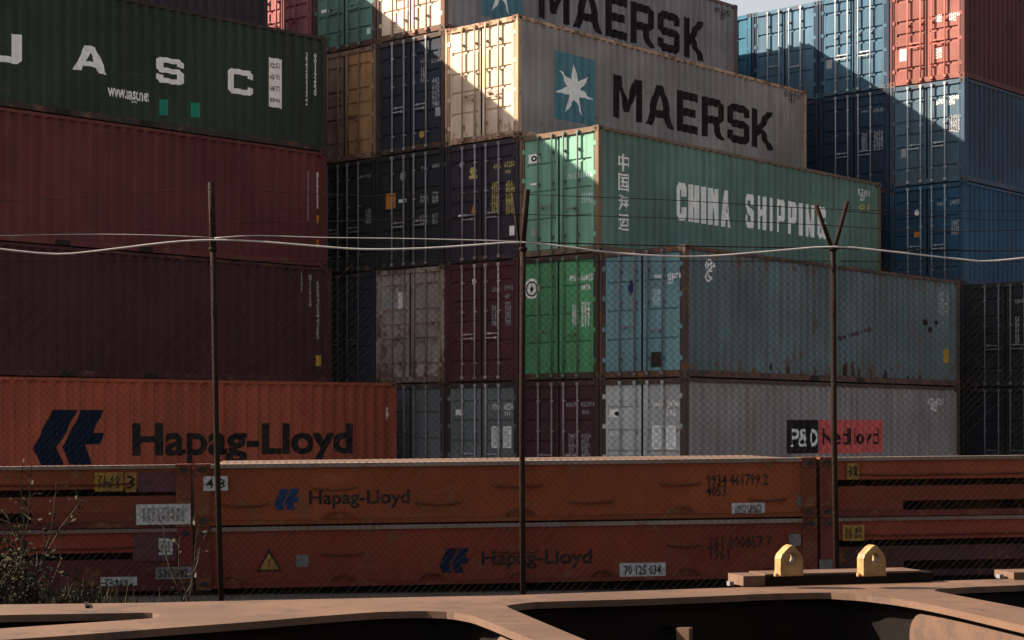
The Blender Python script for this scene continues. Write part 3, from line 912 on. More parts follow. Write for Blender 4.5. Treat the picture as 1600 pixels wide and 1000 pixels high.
# ------------------------------------------------------------------ folded flat racks behind the fence
RA = on_y(305, 925, 17.9)
RB = on_y(1600, 909, 19.0)
RDIR = Vector((RB.x - RA.x, RB.y - RA.y, 0))
RYAW = math.atan2(RDIR.y, RDIR.x)
ROLL = .0085
def rack_frame(px, tier):
    """Empty at the foot of a rack whose left front corner is seen at picture column px"""
    d = ray(px, 900)
    nrm = Vector((-math.sin(RYAW), math.cos(RYAW), 0))
    k = nrm.dot(Vector((RA.x, RA.y, 0))) / nrm.dot(Vector((d.x, d.y, 0)))
    p = d * k
    s = (p - Vector((RA.x, RA.y, 0))).dot(Vector((math.cos(RYAW), math.sin(RYAW), 0)))
    return Vector((p.x, p.y, .055 + s * ROLL + .652 * (tier - 1)))
RG = 'folded flat racks stacked two high along the fence'
RH = .648
def rlocal(t, px, py):
    mw = Matrix.Translation(t.location) @ t.rotation_euler.to_matrix().to_4x4()
    inv = mw.inverted()
    o = inv @ Vector((0, 0, CAMH))
    d = (inv @ (Vector((0, 0, CAMH)) + ray(px, py))) - o
    k = -o.y / d.y
    return o + d * k
def new_rack(label, px, tier):
    t = thing('flat_rack', label, 'flat rack', rack_frame(px, tier), 0, RG)
    t.rotation_euler = (0, -ROLL, RYAW)
    return t
def rdecal(t, bm, x0, x1, y0, y1, mat, name='sticker', y=-.004, label=None):
    a = rlocal(t, x0, y0); b = rlocal(t, x0, y1); c = rlocal(t, x1, y0)
    fit(bm, c.x - a.x, a.z - b.z)
    for v in bm.verts:
        v.co = Vector((a.x + v.co.x, y, b.z + v.co.y))
    return link(name, mesh(name, bm, mat), t, label=label)

def beam_rack(label, tier, x0, x1, col, dents, pockets):
    t = new_rack(label, x0, tier)
    ln = rlocal(t, x1, 800).x
    bm = bmesh.new()
    box(bm, .10, ln - .10, 0, 2.2, .055, RH - .05)
    link('side_beam', mesh('side_beam', bm, M_RACK), t, (*col, .36))
    bm = bmesh.new()
    box(bm, .16, ln - .16, -.03, .16, RH - .048, RH - .006)
    link('top_flange', mesh('top_flange', bm, M_RACK), t, (.17, .135, .12, .35))
    bm = bmesh.new()
    box(bm, .16, ln - .16, -.025, .2, .012, .053)
    link('bottom_flange', mesh('bottom_flange', bm, M_RACK), t, (col[0] * .8, col[1] * .8, col[2] * .8, .35))
    for x in (0, ln - .16):
        bm = bmesh.new()
        box(bm, x, x + .158, -.028, .18, .118, RH - .12)
        link('corner_post', mesh('corner_post', bm, M_RACK), t, (col[0] * .7, col[1] * .8, col[2] * .9, .4))
        for z in (0, RH - .118):
            bm = bmesh.new()
            box(bm, x - .002, x + .16, -.031, .178, z, z + .117)
            oval(bm, (x + .08, -.0325, z + .058), (1, 0, 0), (0, 0, 1), .045, .032, mi=1)
            link('corner_casting', mesh('corner_casting', bm, [M_RACK, M_HOLE]), t, (col[0] * .5, col[1] * .6, col[2] * .7, .5))
    bm = bmesh.new()
    box(bm, .2, ln - .2, .05, 2.15, RH - .05, RH - .012)
    link('deck', mesh('deck', bm, M_RACK), t, (.09, .06, .045, .5))
    for (dx, dy, wd) in dents:                       # bent lashing bars
        a = rlocal(t, dx, dy)
        bm = bmesh.new()
        s = wd * .0067
        tube(bm, [(a.x, .0, a.z + .015), (a.x + .03, -.02, a.z), (a.x + s * .5, -.024, a.z - .012), (a.x + s - .03, -.02, a.z), (a.x + s, .0, a.z + .015)], .011, 6)
        link('lashing_bar', mesh('lashing_bar', bm, M_RACK), t, (col[0] * .45, col[1] * .5, col[2] * .6, .5))
    for (cx, rad) in pockets:                        # half-round pockets at the foot
        a = rlocal(t, cx, 800)
        bm = bmesh.new()
        pts = [(a.x + rad * math.cos(math.pi * k / 14), .055 + rad * .55 * math.sin(math.pi * k / 14)) for k in range(15)]
        inn = [(a.x + (rad - .025) * math.cos(math.pi * k / 14), .055 + (rad - .025) * .55 * math.sin(math.pi * k / 14)) for k in range(15)]
        for k in range(14):
            quad(bm, [(pts[k][0], -.02, pts[k][1]), (pts[k + 1][0], -.02, pts[k + 1][1]), (inn[k + 1][0], -.02, inn[k + 1][1]), (inn[k][0], -.02, inn[k][1])])
            quad(bm, [(pts[k][0], -.02, pts[k][1]), (pts[k + 1][0], -.02, pts[k + 1][1]), (pts[k + 1][0], .0, pts[k + 1][1]), (pts[k][0], .0, pts[k][1])])
            quad(bm, [(inn[k][0], -.02, inn[k][1]), (inn[k + 1][0], -.02, inn[k + 1][1]), (inn[k + 1][0], .0, inn[k + 1][1]), (inn[k][0], .0, inn[k][1])])
        f = quad(bm, [(x, -.003, z) for x, z in inn], 0)
        link('lashing_pocket', mesh('lashing_pocket', bm, M_RACK), t, (col[0] * .75, col[1] * .75, col[2] * .8, .45))
    return t
ORU, ORL = (.19, .049, .02), (.145, .030, .019)
MU = beam_rack('long orange folded flat rack with a bright blue emblem, upper of the middle pair', 2, 305, 1275, ORU,
               [(346, 790, 70), (488, 764, 66), (648, 787, 72), (770, 760, 78), (888, 785, 72), (1030, 757, 66), (1170, 781, 62)], [(528, .17), (812, .17), (1064, .17)])
ML = beam_rack('long dark red folded flat rack with a yellow warning triangle, under the orange one', 1, 307, 1276, ORL,
               [(500, 866, 68), (772, 862, 70), (1042, 853, 60)], [(360, .16), (535, .15), (674, .15), (812, .14), (940, .14), (1072, .15), (1200, .14)])
def open_rack(label, tier, x0, x1, col, col2, flip):
    t = new_rack(label, x0, tier)
    ln = rlocal(t, x1, 800).x
    def part(name, c, al, *bx):
        bm = bmesh.new()
        for q in bx: box(bm, *q)
        return link(name, mesh(name, bm, M_RACK), t, (*c, al))
    dk_ = (col[0] * .55, col[1] * .6, col[2] * .8)
    part('top_beam', col, .3, (.16, ln - .16, .0, .12, .40, RH - .045))
    part('top_flange', (.15, .115, .10), .35, (.16, ln - .16, -.03, .14, RH - .043, RH - .006))
    part('folded_end', (.02, .014, .013), .5, (.1, ln - .1, .42, 2.2, .01, RH - .1))  # near-black colour paints in the shade inside the slot
    part('side_beam', col2, .3, (.155, ln - .155, .02, .12, .165, .325))
    a_, b_ = ((.155, ln * .13) if flip else (ln - ln * .30, ln - .155))
    part('end_frame', col2, .35, (a_, b_, .018, .12, .062, .164))
    part('bottom_flange', (col2[0] * .7, col2[1] * .7, col2[2]), .4, (.15, ln - .15, -.01, .2, .0, .06))
    for x in (-.002, ln - .16):
        part('corner_post', dk_, .5, (x, x + .154, -.03, .2, .119, RH - .119))
        for z in (0, RH - .118):
            bm = bmesh.new()
            box(bm, x - .002, x + .156, -.032, .198, z, z + .117)
            oval(bm, (x + .08, -.0335, z + .058), (1, 0, 0), (0, 0, 1), .045, .032, mi=1)
            link('corner_casting', mesh('corner_casting', bm, [M_RACK, M_HOLE]), t, (*[v * .8 for v in dk_], .5))
    part('deck', (.09, .06, .045), .5, (.16, ln - .16, .15, 2.2, RH - .09, RH - .05))
    # torn lower lip of the upper beam: a thin bent bar
    bm = bmesh.new()
    s0, s1 = (.4, ln - .6)
    tube(bm, [(s0, -.008, .455), (s0 + .3, -.016, .445), ((s0 + s1) / 2, -.012, .452), (s1 - .3, -.016, .444), (s1, -.008, .452)], .010, 6)
    link('lashing_bar', mesh('lashing_bar', bm, M_RACK), t, (*[v * .4 for v in col], .5))
    return t
LU = open_rack('orange flat rack with a dark slot and big white data plate at the left', 2, -560, 300, (.20, .053, .022), (.125, .033, .019), False)
LW = open_rack('red flat rack with a maroon panel behind the weeds, bottom left', 1, -560, 302, (.20, .036, .023), (.075, .02, .019), False)
RU = open_rack('reddish flat rack with a long dark slot, upper one at the right edge', 2, 1281, 2250, (.185, .046, .024), (.135, .035, .021), True)
RW = open_rack('reddish flat rack behind the yellow lugs, lower one at the right edge', 1, 1282, 2250, (.18, .038, .026), (.05, .022, .022), True)
rdecal(MU, hl_logo(), 428, 468, 764, 797, M_BLUEINK, 'emblem')
rdecal(MU, text_shape('Hapag-Lloyd', .02), 483, 640, 767, 795, M_DARKINK, 'lettering')
rdecal(ML, hl_logo(), 686, 733, 857, 895, M_NAVY, 'emblem')
rdecal(ML, text_shape('Hapag-Lloyd', .02), 752, 925, 861, 890, M_DARKINK, 'lettering')
rdecal(MU, digits([[4, -.6, 6, -.6, 1], [4]]), 1103, 1200, 741, 776, M_DARKINK, 'lettering')
rdecal(ML, digits([[3, -.6, 6, -.6, 1], [4]]), 1106, 1206, 838, 876, M_DARKINK, 'lettering')
def plate(t, x0, x1, y0, y1, mat=M_WHITE, ink=M_DARKINK, rows=((6, -1, 5), (5, -1, 6)), y=-.004):
    s = rdecal(t, rect(), x0, x1, y0, y1, mat, 'sticker', y)
    if rows:
        mx, my = (x1 - x0) * .1, (y1 - y0) * .16
        rdecal(t, digits([list(r_) for r_ in rows]), x0 + mx, x1 - mx, y0 + my, y1 - my, ink, 'lettering', y - .003)
plate(MU, 1143, 1195, 786, 806, M_GREYST)
plate(MU, 318, 356, 744, 767, M_GREYST, M_DARKINK, ((1, -1, 1),), -.034)
rdecal(MU, disc(), 1244, 1260, 775, 791, M_DULL, 'sticker')
plate(ML, 968, 1040, 880, 902, M_GREYST, M_DARKINK, ((2, -.5, 3, -.5, 3),))
plate(ML, 1231, 1250, 834, 853, M_DULL, rows=None, y=-.034)
plate(ML, 1279, 1299, 874, 896, M_DULL, rows=None, y=-.036)
rdecal(ML, poly_shape([[[(-1, 0), (1, 0), (0, 1.7)]]]), 401, 440, 857, 893, M_DARKINK, 'warning_sign')
rdecal(ML, poly_shape([[[(-1, 0), (1, 0), (0, 1.7)]]]), 405.5, 435.5, 864, 890, M_OCHRE, 'warning_sign', y=-.008, label='yellow warning triangle')
rdecal(ML, poly_shape([[[(0, 0), (.4, .8), (.2, .8), (.6, 1.8), (.1, 1.1), (.25, 1.1)]]]), 417, 425, 872, 887, M_MAROON, 'warning_sign', y=-.011)
plate(ML, 463, 482, 867, 886, M_DULL, rows=None)
plate(LU, 213, 298, 788, 820, M_GREYST, M_DULL, ((9,), (9,), (9,)), -.034)
plate(LU, 148, 192, 738, 768, M_OCHRE, M_DARKINK, ((2, -.5, 2), (3, -.5, 1)))
plate(LU, 196, 213, 738, 769, M_OCHRE, M_DARKINK, ((1,),))
rdecal(LU, rect(), 216, 282, 737, 769, M_MAROON, 'sticker')
plate(LW, 248, 270, 841, 867, M_GREYST, M_DULL, ((2,), (2,)), -.02)
rdecal(LW, rect(), 207, 276, 835, 877, M_MAROON, 'sticker')
plate(LW, 243, 300, 886, 905, M_DULL, M_DARKINK, ((7,),), -.034)
plate(LW, 157, 214, 902, 921, M_GREYST, M_DARKINK, ((5,), (6,)), .004)
plate(RW, 1315, 1349, 820, 845, M_OCHRE, M_DARKINK, ((2, -.5, 2), (2, -.5, 2), (2, -.5, 2)), -.034)
plate(RU, 1322, 1340, 724, 749, M_OCHRE, M_DARKINK, ((2,), (2,)), -.034)

# ------------------------------------------------------------------ chain-link fence
FY = 16.5
fence = thing('chain_link_fence', 'tall chain link fence with rusty posts and a slack white cable along its top', 'fence', (0, FY, 0))
def fp(px, py, dy=0.0):
    p = on_y(px, py, FY + dy)
    return Vector((p.x, dy, p.z))
posts = [(-150, 0), (343, -.062), (814, .02), (1305, -.02), (1790, 0)]
ztop = fp(800, 390).z
for i, (px, lean) in enumerate(posts):
    x = fp(px, 800).x
    bm = bmesh.new()
    tube(bm, [(x + .02, 0, -.05), (x + lean * .5, 0, ztop * .5), (x + lean, 0, ztop)], .027, 10)
    tube(bm, [(x + lean, 0, ztop - .01), (x + lean, 0, ztop + .02)], .04, 10)
    po = link('post', mesh('post', bm, M_RUSTPOST), fence)
    arms = {0: [((-155, 285), (-150, 392))], 1: [((330, 285), (333, 392))], 2: [((824, 296), (816, 392)), ((801, 302), (812, 385))], 3: [((1275, 320), (1300, 388)), ((1324, 315), (1304, 388))], 4: [((1765, 318), (1786, 388)), ((1815, 318), (1790, 388))]}[i]
    for k, (a, b) in enumerate(arms):
        bm = bmesh.new()
        off = (-.14, .10)[k]
        p0, p1 = fp(*b), fp(*a)
        p1.y = off = off if i != 1 else 0.0
        p1 = Vector((p1.x * (FY + off) / FY, off, CAMH + (p1.z - CAMH) * (FY + off) / FY))
        tube(bm, [p0, p1], .031 if i == 1 else .027 if i == 2 and k == 0 else .014 if i == 2 else .02, 6)
        link('barb_arm', mesh('barb_arm', bm, M_RUSTPOST), po)
for (pa, la), (pb, lb) in zip(posts, posts[1:]):
    xa, xb = fp(pa, 800).x + .04, fp(pb, 800).x - .04
    za, zb = .06, fp(800, 408).z
    bm = bmesh.new()
    step = .0695
    hgt = zb - za
    n_ = int((xb - xa + hgt) / step) + 1
    for fam in (0, 1):
        for k in range(n_):
            c = -hgt + k * step
            x0, z0, x1, z1 = c, 0, c + hgt, hgt
            if x0 < 0: z0, x0 = -x0, 0
            if x1 > xb - xa: z1, x1 = hgt - (x1 - (xb - xa)), xb - xa
            if x1 - x0 < .01: continue
            if fam: x0, x1 = (xb - xa) - x0, (xb - xa) - x1
            m_ = 5
            pts = []
            for q in range(m_ + 1):
                f_ = q / m_
                pts.append((xa + x0 + (x1 - x0) * f_, (.0022 if fam else -.0022) + .02 * math.sin(2.1 * (xa + x0 + (x1 - x0) * f_)), za + z0 + (z1 - z0) * f_))
            tube(bm, pts, .0016, 3, closed_ends=False)
    tube(bm, [(xa, 0, zb), (xb, 0, zb)], .004, 5)
    link('wire_mesh', mesh('wire_mesh', bm, M_GALV), fence)
def strand(name, pts, r, mat, dy=-.05, n=6, smooth=3):
    P_ = [fp(x, y, dy) for x, y in pts]
    out = []
    for i in range(len(P_) - 1):
        p0, p1, p2, p3 = P_[max(i - 1, 0)], P_[i], P_[i + 1], P_[min(i + 2, len(P_) - 1)]
        for q in range(smooth):
            t = q / smooth
            out.append(.5 * ((2 * p1) + (p2 - p0) * t + (2 * p0 - 5 * p1 + 4 * p2 - p3) * t * t + (3 * p1 - p0 - 3 * p2 + p3) * t ** 3))
    out.append(P_[-1])
    bm = bmesh.new()
    tube(bm, out, r, n)
    return link(name, mesh(name, bm, mat), fence)
strand('top_cable', [(-150, 372), (-60, 380), (0, 389), (88, 397), (160, 391), (260, 379), (330, 375), (400, 377), (500, 385), (570, 389.5), (660, 388), (740, 383), (815, 378.5), (880, 385), (960, 395), (1040, 400), (1110, 400), (1200, 393), (1303, 385.5), (1400, 394), (1500, 405), (1540, 408), (1600, 403), (1700, 390), (1790, 384)], .0085, M_CABLE)
strand('barbed_wire', [(335, 372), (400, 368), (500, 371), (650, 373), (815, 377)], .0045, M_CABLE, -.08)
strand('barbed_wire', [(-150, 372), (0, 368), (120, 366), (230, 367), (333, 371)], .0035, M_CABLE, -.08)
strand('barbed_wire', [(815, 378), (1000, 383), (1303, 388), (1540, 392), (1790, 390)], .006, M_RUSTPOST, -.02)
strand('barbed_wire', [(-150, 322), (0, 313), (90, 311), (331, 296), (560, 306), (820, 300)], .0035, M_RUSTPOST, -.1)
strand('barbed_wire', [(-150, 365), (80, 366), (331, 350), (560, 345), (818, 335)], .0035, M_RUSTPOST, -.08)
strand('barbed_wire', [(822, 304), (1060, 313), (1277, 326), (1500, 330), (1766, 326)], .0035, M_RUSTPOST, -.12)
strand('barbed_wire', [(818, 335), (1060, 341), (1288, 352), (1500, 362), (1775, 350)], .0035, M_RUSTPOST, -.08)
strand('barbed_wire', [(1318, 330), (1450, 338), (1600, 344), (1805, 330)], .0035, M_RUSTPOST, .08)

# ------------------------------------------------------------------ weeds
def leafmat():
    m, nd, lk, bs = new_mat('dusty_leaf')
    tc = nd.new('ShaderNodeTexCoord'); oi = nd.new('ShaderNodeObjectInfo')
    n_ = noise(nd, lk, tc.outputs['Object'], oi.outputs['Random'], 5, 3)
    lk.new(mix_col(nd, lk, ramp(nd, lk, n_, .35, .65), (.014, .015, .008), (.03, .024, .012)), bs.inputs['Base Color'])
    bs.inputs['Roughness'].default_value = .9
    bs.inputs['Specular IOR Level'].default_value = .1
    return m
M_LEAF = leafmat()
def shrub(label, x, y, h, spread, nst, nl, seed, lean=0):
    rnd = random.Random(seed)
    t = thing('wild_shrub', label, 'shrub', (x, y, 0))
    bs_, bl = bmesh.new(), bmesh.new()
    for i in range(nst):
        a = rnd.uniform(0, 6.28)
        hh = h * rnd.uniform(.45, 1)
        p = Vector((rnd.gauss(0, .08), rnd.gauss(0, .08), -.02))
        d = Vector((math.cos(a) * spread + lean, math.sin(a) * spread * .6, 1)).normalized()
        pts = [p.copy()]
        k_ = 8
        for k in range(k_):
            d = (d + Vector((rnd.gauss(0, .17), rnd.gauss(0, .17), rnd.gauss(.03, .05)))).normalized()
            p = p + d * hh / k_
            pts.append(p.copy())
        tube(bs_, pts, [.011 * (1 - .8 * k / k_) + .002 for k in range(k_ + 1)], 5)
        for q in range(nl):
            f_ = rnd.uniform(.25, 1) * (k_ - .01)
            b_ = pts[int(f_)].lerp(pts[int(f_) + 1], f_ % 1)
            e = Vector((rnd.gauss(0, 1), rnd.gauss(0, 1), rnd.gauss(.2, .7))).normalized()
            s = rnd.uniform(.03, .07)
            tw = b_ + e * rnd.uniform(.02, .12)
            if rnd.random() < .5: tube(bs_, [b_, tw], .0022, 3, closed_ends=False)
            o_ = e.orthogonal().normalized() * s * .28
            quad(bl, [tw, tw + e * s * .5 + o_, tw + e * s, tw + e * s * .5 - o_])
    link('stem', mesh('stem', bs_, M_BARK), t)
    link('foliage', mesh('foliage', bl, M_LEAF), t)
    return t
def at_ground(px, Y): return (px - 800) / F * Y
shrub('tall scraggly weed with bare stems in front of the left flat racks', at_ground(45, 15.6), 15.6, 1.45, .10, 16, 20, 3, .0)
shrub('low bushy weed at the left edge in front of the fence', at_ground(-5, 15.3), 15.3, .8, .3, 30, 16, 4)
shrub('small dry weed between the tall one and the first fence post', at_ground(112, 15.5), 15.5, .5, .3, 16, 9, 5)
shrub('thin twiggy weed just left of the first fence post', at_ground(296, 15.8), 15.8, 1.0, .05, 4, 7, 6, .0)
# grass along the foot of the fence
bm = bmesh.new()
rnd = random.Random(11)
for k in range(1500):
    x = rnd.uniform(-6.5, 6.5) if k % 8 == 0 else rnd.uniform(-6.5, -3.6); y = rnd.gauss(15.9, .35)
    hh = rnd.uniform(.1, .34) * (1.1 if x < -3.2 else .45)
    a = rnd.uniform(0, 6.28); dx, dy = math.cos(a) * .008, math.sin(a) * .008
    tx, ty = x + rnd.gauss(0, .08), y + rnd.gauss(0, .08)
    f = bm.faces.new([bm.verts.new((x - dx, y - dy, 0)), bm.verts.new((x + dx, y + dy, 0)), bm.verts.new((tx, ty, hh))])
link('dry_grass', mesh('dry_grass', bm, worn('dry_grass_blades', (.03, .027, .014), .9, .4, 2, .1)), kind='stuff')

# ------------------------------------------------------------------ skeleton wagon in the foreground
DZ = CAMH - .42
wg = thing('flat_wagon', 'tan skeleton railway wagon frame with large openings and two ochre lugs', 'railway wagon', (0, 4.3, 0))
WO = Vector((0, 4.3, 0))
def dk(px, py, z=None):
    p = on_z(px, py, DZ if z is None else z) - WO
    return Vector((p.x, p.y))
def smooth_ring(pts, n=2):
    """Chaikin corner cutting, gentle"""
    for _ in range(n):
        o = []
        for i in range(len(pts)):
            a, b = pts[i], pts[(i + 1) % len(pts)]
            o += [a * .85 + b * .15, a * .15 + b * .85]
        pts = o
    return pts
outer = [dk(*p) for p in ((-650, 952), (0, 944.5), (220, 942), (400, 938), (800, 930), (1100, 919.5), (1460, 908), (1600, 903.5), (2400, 879), (2400, 1115), (2000, 1150), (800, 1190), (-200, 1240), (-650, 1240))]
holeD = smooth_ring([dk(*p) for p in ((252, 961.5), (240, 966), (150, 972), (0, 982), (-250, 1001), (-250, 967), (0, 961), (150, 958.5), (236, 957))], 1)
holeA = smooth_ring([dk(*p) for p in ((-250, 1022), (0, 1000), (100, 993.5), (250, 982), (400, 971), (500, 962.5), (590, 956), (660, 954.5), (705, 956), (738, 962), (770, 974), (830, 999), (900, 1029), (1000, 1070), (1000, 1090), (-250, 1120))], 1)
holeB = smooth_ring([dk(*p) for p in ((789, 947), (801, 944.5), (830, 941), (870, 939.5), (1000, 936), (1100, 932), (1200, 927.5), (1290, 925.5), (1345, 929), (1400, 935.5), (1450, 944), (1500, 954.5), (1600, 978), (1720, 1005), (1850, 1036), (1800, 1080), (1150, 1085), (1000, 1036), (915, 1000), (850, 973))], 1)
holeC = smooth_ring([dk(*p) for p in ((1457, 922.5), (1470, 919.5), (1520, 917), (1600, 914), (1800, 905.5), (2000, 899), (2050, 950), (2000, 1035), (1800, 991), (1600, 950), (1550, 940.5), (1500, 931))], 1)
bm = bmesh.new()
def ring_edges(r_, z):
    vv = [bm.verts.new((p.x, p.y, z)) for p in r_]
    return [bm.edges.new((vv[i], vv[(i + 1) % len(vv)])) for i in range(len(vv))]
es = []
for r_ in (outer, holeD, holeA, holeB, holeC): es += ring_edges(r_, DZ)
bmesh.ops.triangle_fill(bm, use_beauty=True, use_dissolve=False, edges=es, normal=(0, 0, 1))
ret = bmesh.ops.extrude_face_region(bm, geom=list(bm.faces))
bmesh.ops.translate(bm, verts=[v for v in ret['geom'] if isinstance(v, bmesh.types.BMVert)], vec=(0, 0, -.016))
link('deck_frame', mesh('deck_frame', bm, M_DECK), wg)
def grow(r_, d):
    out = []
    area = sum(r_[i].x * r_[(i + 1) % len(r_)].y - r_[(i + 1) % len(r_)].x * r_[i].y for i in range(len(r_)))
    sg = 1 if area > 0 else -1
    for i in range(len(r_)):
        a, b, c = r_[i - 1], r_[i], r_[(i + 1) % len(r_)]
        t = (c - a)
        if t.length < 1e-6: t = Vector((1, 0))
        t = t.normalized()
        out.append(b + Vector((t.y, -t.x)) * d * sg)
    return out
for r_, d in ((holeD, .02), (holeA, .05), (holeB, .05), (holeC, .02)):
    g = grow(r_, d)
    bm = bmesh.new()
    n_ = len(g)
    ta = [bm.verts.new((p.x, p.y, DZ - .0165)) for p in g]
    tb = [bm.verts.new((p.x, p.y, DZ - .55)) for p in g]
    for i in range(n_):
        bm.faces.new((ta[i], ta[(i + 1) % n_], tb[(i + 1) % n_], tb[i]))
    link('side_web', mesh('side_web', bm, M_DARK_SHADE), wg)  # webs coloured near black to paint the wells' deep shade; brace webs stay tan
# tan web plates standing under the diagonal braces, their upper corner rounded
for pts in (((757, 969), (830, 999), (900, 1029), (1000, 1070)), ((1408, 936.8), (1450, 944), (1500, 954.5), (1600, 978), (1720, 1005), (1850, 1036))):
    P2 = [dk(*p) for p in pts]
    nrm = (P2[-1] - P2[0]).normalized()
    off = Vector((-nrm.y, nrm.x)) * .022          # just behind the lip of the brace
    if off.x < 0: off = -off
    P2 = [p + off for p in P2]
    bm = bmesh.new()
    d0 = P2[1] - P2[0]
    path = []
    rr = .055
    ln = d0.length
    for k in range(9):
        t = k / 8 * math.pi / 2
        path.append((P2[0] + d0 / ln * (rr - rr * math.cos(t)), DZ - .03 - rr + rr * math.sin(t)))
    path += [(p, DZ - .03) for p in P2[1:]]
    top = [bm.verts.new((p.x, p.y, z)) for p, z in path]
    bot = [bm.verts.new((p.x, p.y, DZ - .54)) for p, z in path]
    for i in range(len(path) - 1):
        bm.faces.new((top[i], top[i + 1], bot[i + 1], bot[i]))
    ret = bmesh.ops.extrude_face_region(bm, geom=list(bm.faces))
    bmesh.ops.translate(bm, verts=[v for v in ret['geom'] if isinstance(v, bmesh.types.BMVert)], vec=(off.x * .45, off.y * .45, 0))
    link('brace_web', mesh('brace_web', bm, M_DECK), wg)
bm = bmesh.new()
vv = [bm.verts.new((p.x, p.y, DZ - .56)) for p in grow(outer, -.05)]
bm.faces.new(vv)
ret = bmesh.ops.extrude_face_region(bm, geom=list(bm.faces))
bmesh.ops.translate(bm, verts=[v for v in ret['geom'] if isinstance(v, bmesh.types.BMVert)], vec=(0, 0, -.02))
link('bottom_plate', mesh('bottom_plate', bm, M_DARK_SHADE), wg)  # well floor, its shade painted by the same near-black colour
fa, fb = dk(0, 944.5), dk(1600, 903.5)
WY = math.atan2(fb.y - fa.y, fb.x - fa.x)
ex = Vector((math.cos(WY), math.sin(WY))); ey = Vector((-math.sin(WY), math.cos(WY)))
def wbox(bm, c, x0, x1, y0, y1, z0, z1, mi=0):
    b2 = bmesh.new()
    box(b2, x0, x1, y0, y1, z0, z1, mi)
    mm = Matrix.Translation((c.x, c.y, 0)) @ Matrix.Rotation(WY, 4, 'Z')
    for v in b2.verts: v.co = mm @ v.co
    tmp = bpy.data.meshes.new('tmp'); b2.to_mesh(tmp); b2.free()
    bm.from_mesh(tmp); bpy.data.meshes.remove(tmp)
bm = bmesh.new()
wbox(bm, (fa + fb) / 2, -3.2, 3.6, -.03, -.012, DZ - .55, DZ - .017)
link('side_sill', mesh('side_sill', bm, M_DECK), wg)
# raised mounting plate with two lugs
pc = dk(1195, 916); pe = dk(1455, 908.5)
pl = (pe - pc).length
bm = bmesh.new()
wbox(bm, pc, .0, pl, .0, .10, DZ + .002, DZ + .026)
link('mounting_plate', mesh('mounting_plate', bm, M_DARK_SHADE), wg)  # near-black body paints the plate's shaded front; only its top sheet is tan
bm = bmesh.new()
wbox(bm, pc, .002, pl * .93, .005, .11, DZ + .0265, DZ + .031)
link('plate_top_sheet', mesh('plate_top_sheet', bm, M_DECK), wg)
bm = bmesh.new()
wbox(bm, pc, -.062, -.001, -.004, .10, DZ + .002, DZ + .028)
link('stop_block', mesh('stop_block', bm, M_DECK), wg)
def lug(px):
    base = dk(px, 903, DZ + .031)
    o = link('lashing_lug', None, wg)
    wd, hh, th = .066, .080, .036
    prof = [(-wd / 2, 0), (-wd / 2, hh * .56), (-wd * .44, hh * .70), (-wd * .14, hh * .94), (0, hh), (wd * .14, hh * .95), (wd * .40, hh * .72), (wd / 2, hh * .55), (wd / 2, 0)]
    hr = .013
    hole = [(hr * .75 * math.cos(k * math.pi / 8) + .002, hh * .58 + hr * math.sin(k * math.pi / 8)) for k in range(16)]
    bm = bmesh.new()
    es = []
    for rg in (prof, hole):
        v_ = [bm.verts.new((x, 0, z)) for x, z in rg]
        es += [bm.edges.new((v_[i], v_[(i + 1) % len(v_)])) for i in range(len(v_))]
    bmesh.ops.triangle_fill(bm, use_beauty=True, use_dissolve=False, edges=es, normal=(0, -1, 0))
    ret = bmesh.ops.extrude_face_region(bm, geom=list(bm.faces))
    bmesh.ops.translate(bm, verts=[v for v in ret['geom'] if isinstance(v, bmesh.types.BMVert)], vec=(0, th, 0))
    bmesh.ops.remove_doubles(bm, verts=bm.verts, dist=1e-5)
    bmesh.ops.dissolve_limit(bm, angle_limit=.02, verts=bm.verts, edges=bm.edges)
    bmesh.ops.bevel(bm, geom=[e for e in bm.edges if len(e.link_faces) == 2 and e.calc_face_angle(0) > .9], offset=.0035, segments=2, profile=.6, affect='EDGES')
    me = mesh('lashing_lug', bm, M_LUG)
    bpy.data.objects.remove(o)
    o = link('lashing_lug', me, wg)
    o.location = (base.x, base.y + .055, DZ + .031)
    o.rotation_euler = (0, 0, WY + .04)
    bm = bmesh.new()
    tube(bm, [(-wd * .62, th / 2, .004), (wd * .62, th / 2, .004)], .006, 8)
    link('weld_bead', mesh('weld_bead', bm, M_LUG), o)
    return o
lug(1243)
lug(1374)
bm = bmesh.new()
q = dk(1578, 905)
wbox(bm, q, 0, .5, -.02, .08, DZ + .001, DZ + .02)
link('mounting_plate', mesh('mounting_plate', bm, M_DECK), wg)
bm = bmesh.new()
for x in (1140, 1562):
    q = dk(x, 916 if x < 1500 else 904.5)
    wbox(bm, q, 0, .012, 0, .02, DZ + .001, DZ + .012)
link('stop_block', mesh('stop_block', bm, M_DULL), wg)
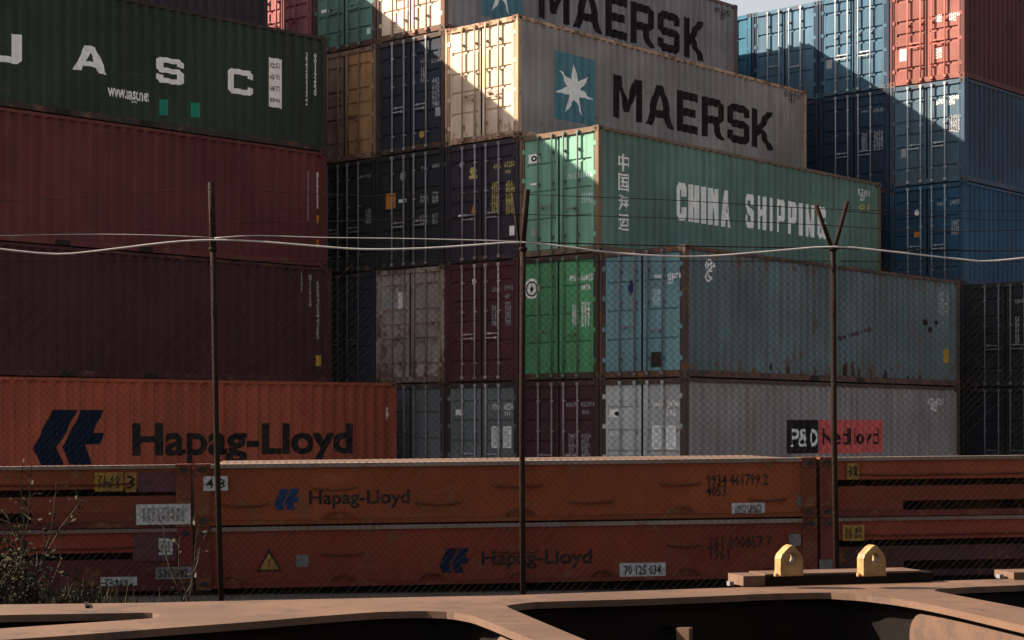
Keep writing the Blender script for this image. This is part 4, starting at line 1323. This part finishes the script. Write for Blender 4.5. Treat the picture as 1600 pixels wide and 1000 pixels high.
# weld seam and bracket
bm = bmesh.new()
q = dk(132, 943.8)
wbox(bm, q, 0, .008, -.10, -.004, DZ + .0008, DZ + .006)
link('weld_seam', mesh('weld_seam', bm, M_DARK_SHADE), wg)
bm = bmesh.new()
q = dk(1056, 934) - ey * .06
b2 = bmesh.new()
box(b2, -.016, .016, -.012, .012, -.108, -.066)
mm = Matrix.Translation((q.x, q.y, DZ)) @ Matrix.Rotation(WY - .75, 4, 'Z')
for v in b2.verts: v.co = mm @ v.co
link('hook_bracket', mesh('hook_bracket', b2, M_DECK), wg)
bm.free()
bm = bmesh.new()
wbox(bm, q, -.008, .008, .0, .11, DZ - .10, DZ - .075)
link('hook_bracket', mesh('hook_bracket', bm, M_DARK_SHADE), wg)
# wheelsets and rails under the wagon
cmid = (fa + fb) / 2 - ey * .95
for s in (-2.2, 2.4):
    bm = bmesh.new()
    for side in (-.72, .72):
        c = cmid + ex * s + ey * side
        mm = Matrix.Translation((c.x, c.y, .58)) @ Matrix.Rotation(WY, 4, 'Z')
        for rr, y0, y1 in ((.42, -.05, .05), (.45, .052, .075)):
            sg = 1 if side < 0 else -1
            ring = []
            for yy in (y0 * sg, y1 * sg):
                ring.append([bm.verts.new(mm @ Vector((rr * math.cos(k * math.pi / 14), yy, rr * math.sin(k * math.pi / 14)))) for k in range(28)])
            for k in range(28): bm.faces.new((ring[0][k], ring[0][(k + 1) % 28], ring[1][(k + 1) % 28], ring[1][k]))
            bm.faces.new(ring[0]); bm.faces.new(ring[1])
    a_ = cmid + ex * s
    tube(bm, [(*(a_ + ey * -.64), .58), (*(a_ + ey * .64), .58)], .07, 10)
    link('wheelset', mesh('wheelset', bm, M_DARK_SHADE), wg)
bm = bmesh.new()
for side in (-.72, .72):
    wbox(bm, cmid + ey * side, -30, 30, -.035, .035, .10, .16)
for k in range(-48, 49):
    wbox(bm, cmid + ex * (k * .62), -.12, .12, -1.25, 1.25, .0, .098)
tr = link('railway_track', mesh('railway_track', bm, worn('rusty_rail', (.09, .06, .045), .8)), kind='structure')
tr.location = (0, 4.3, 0)
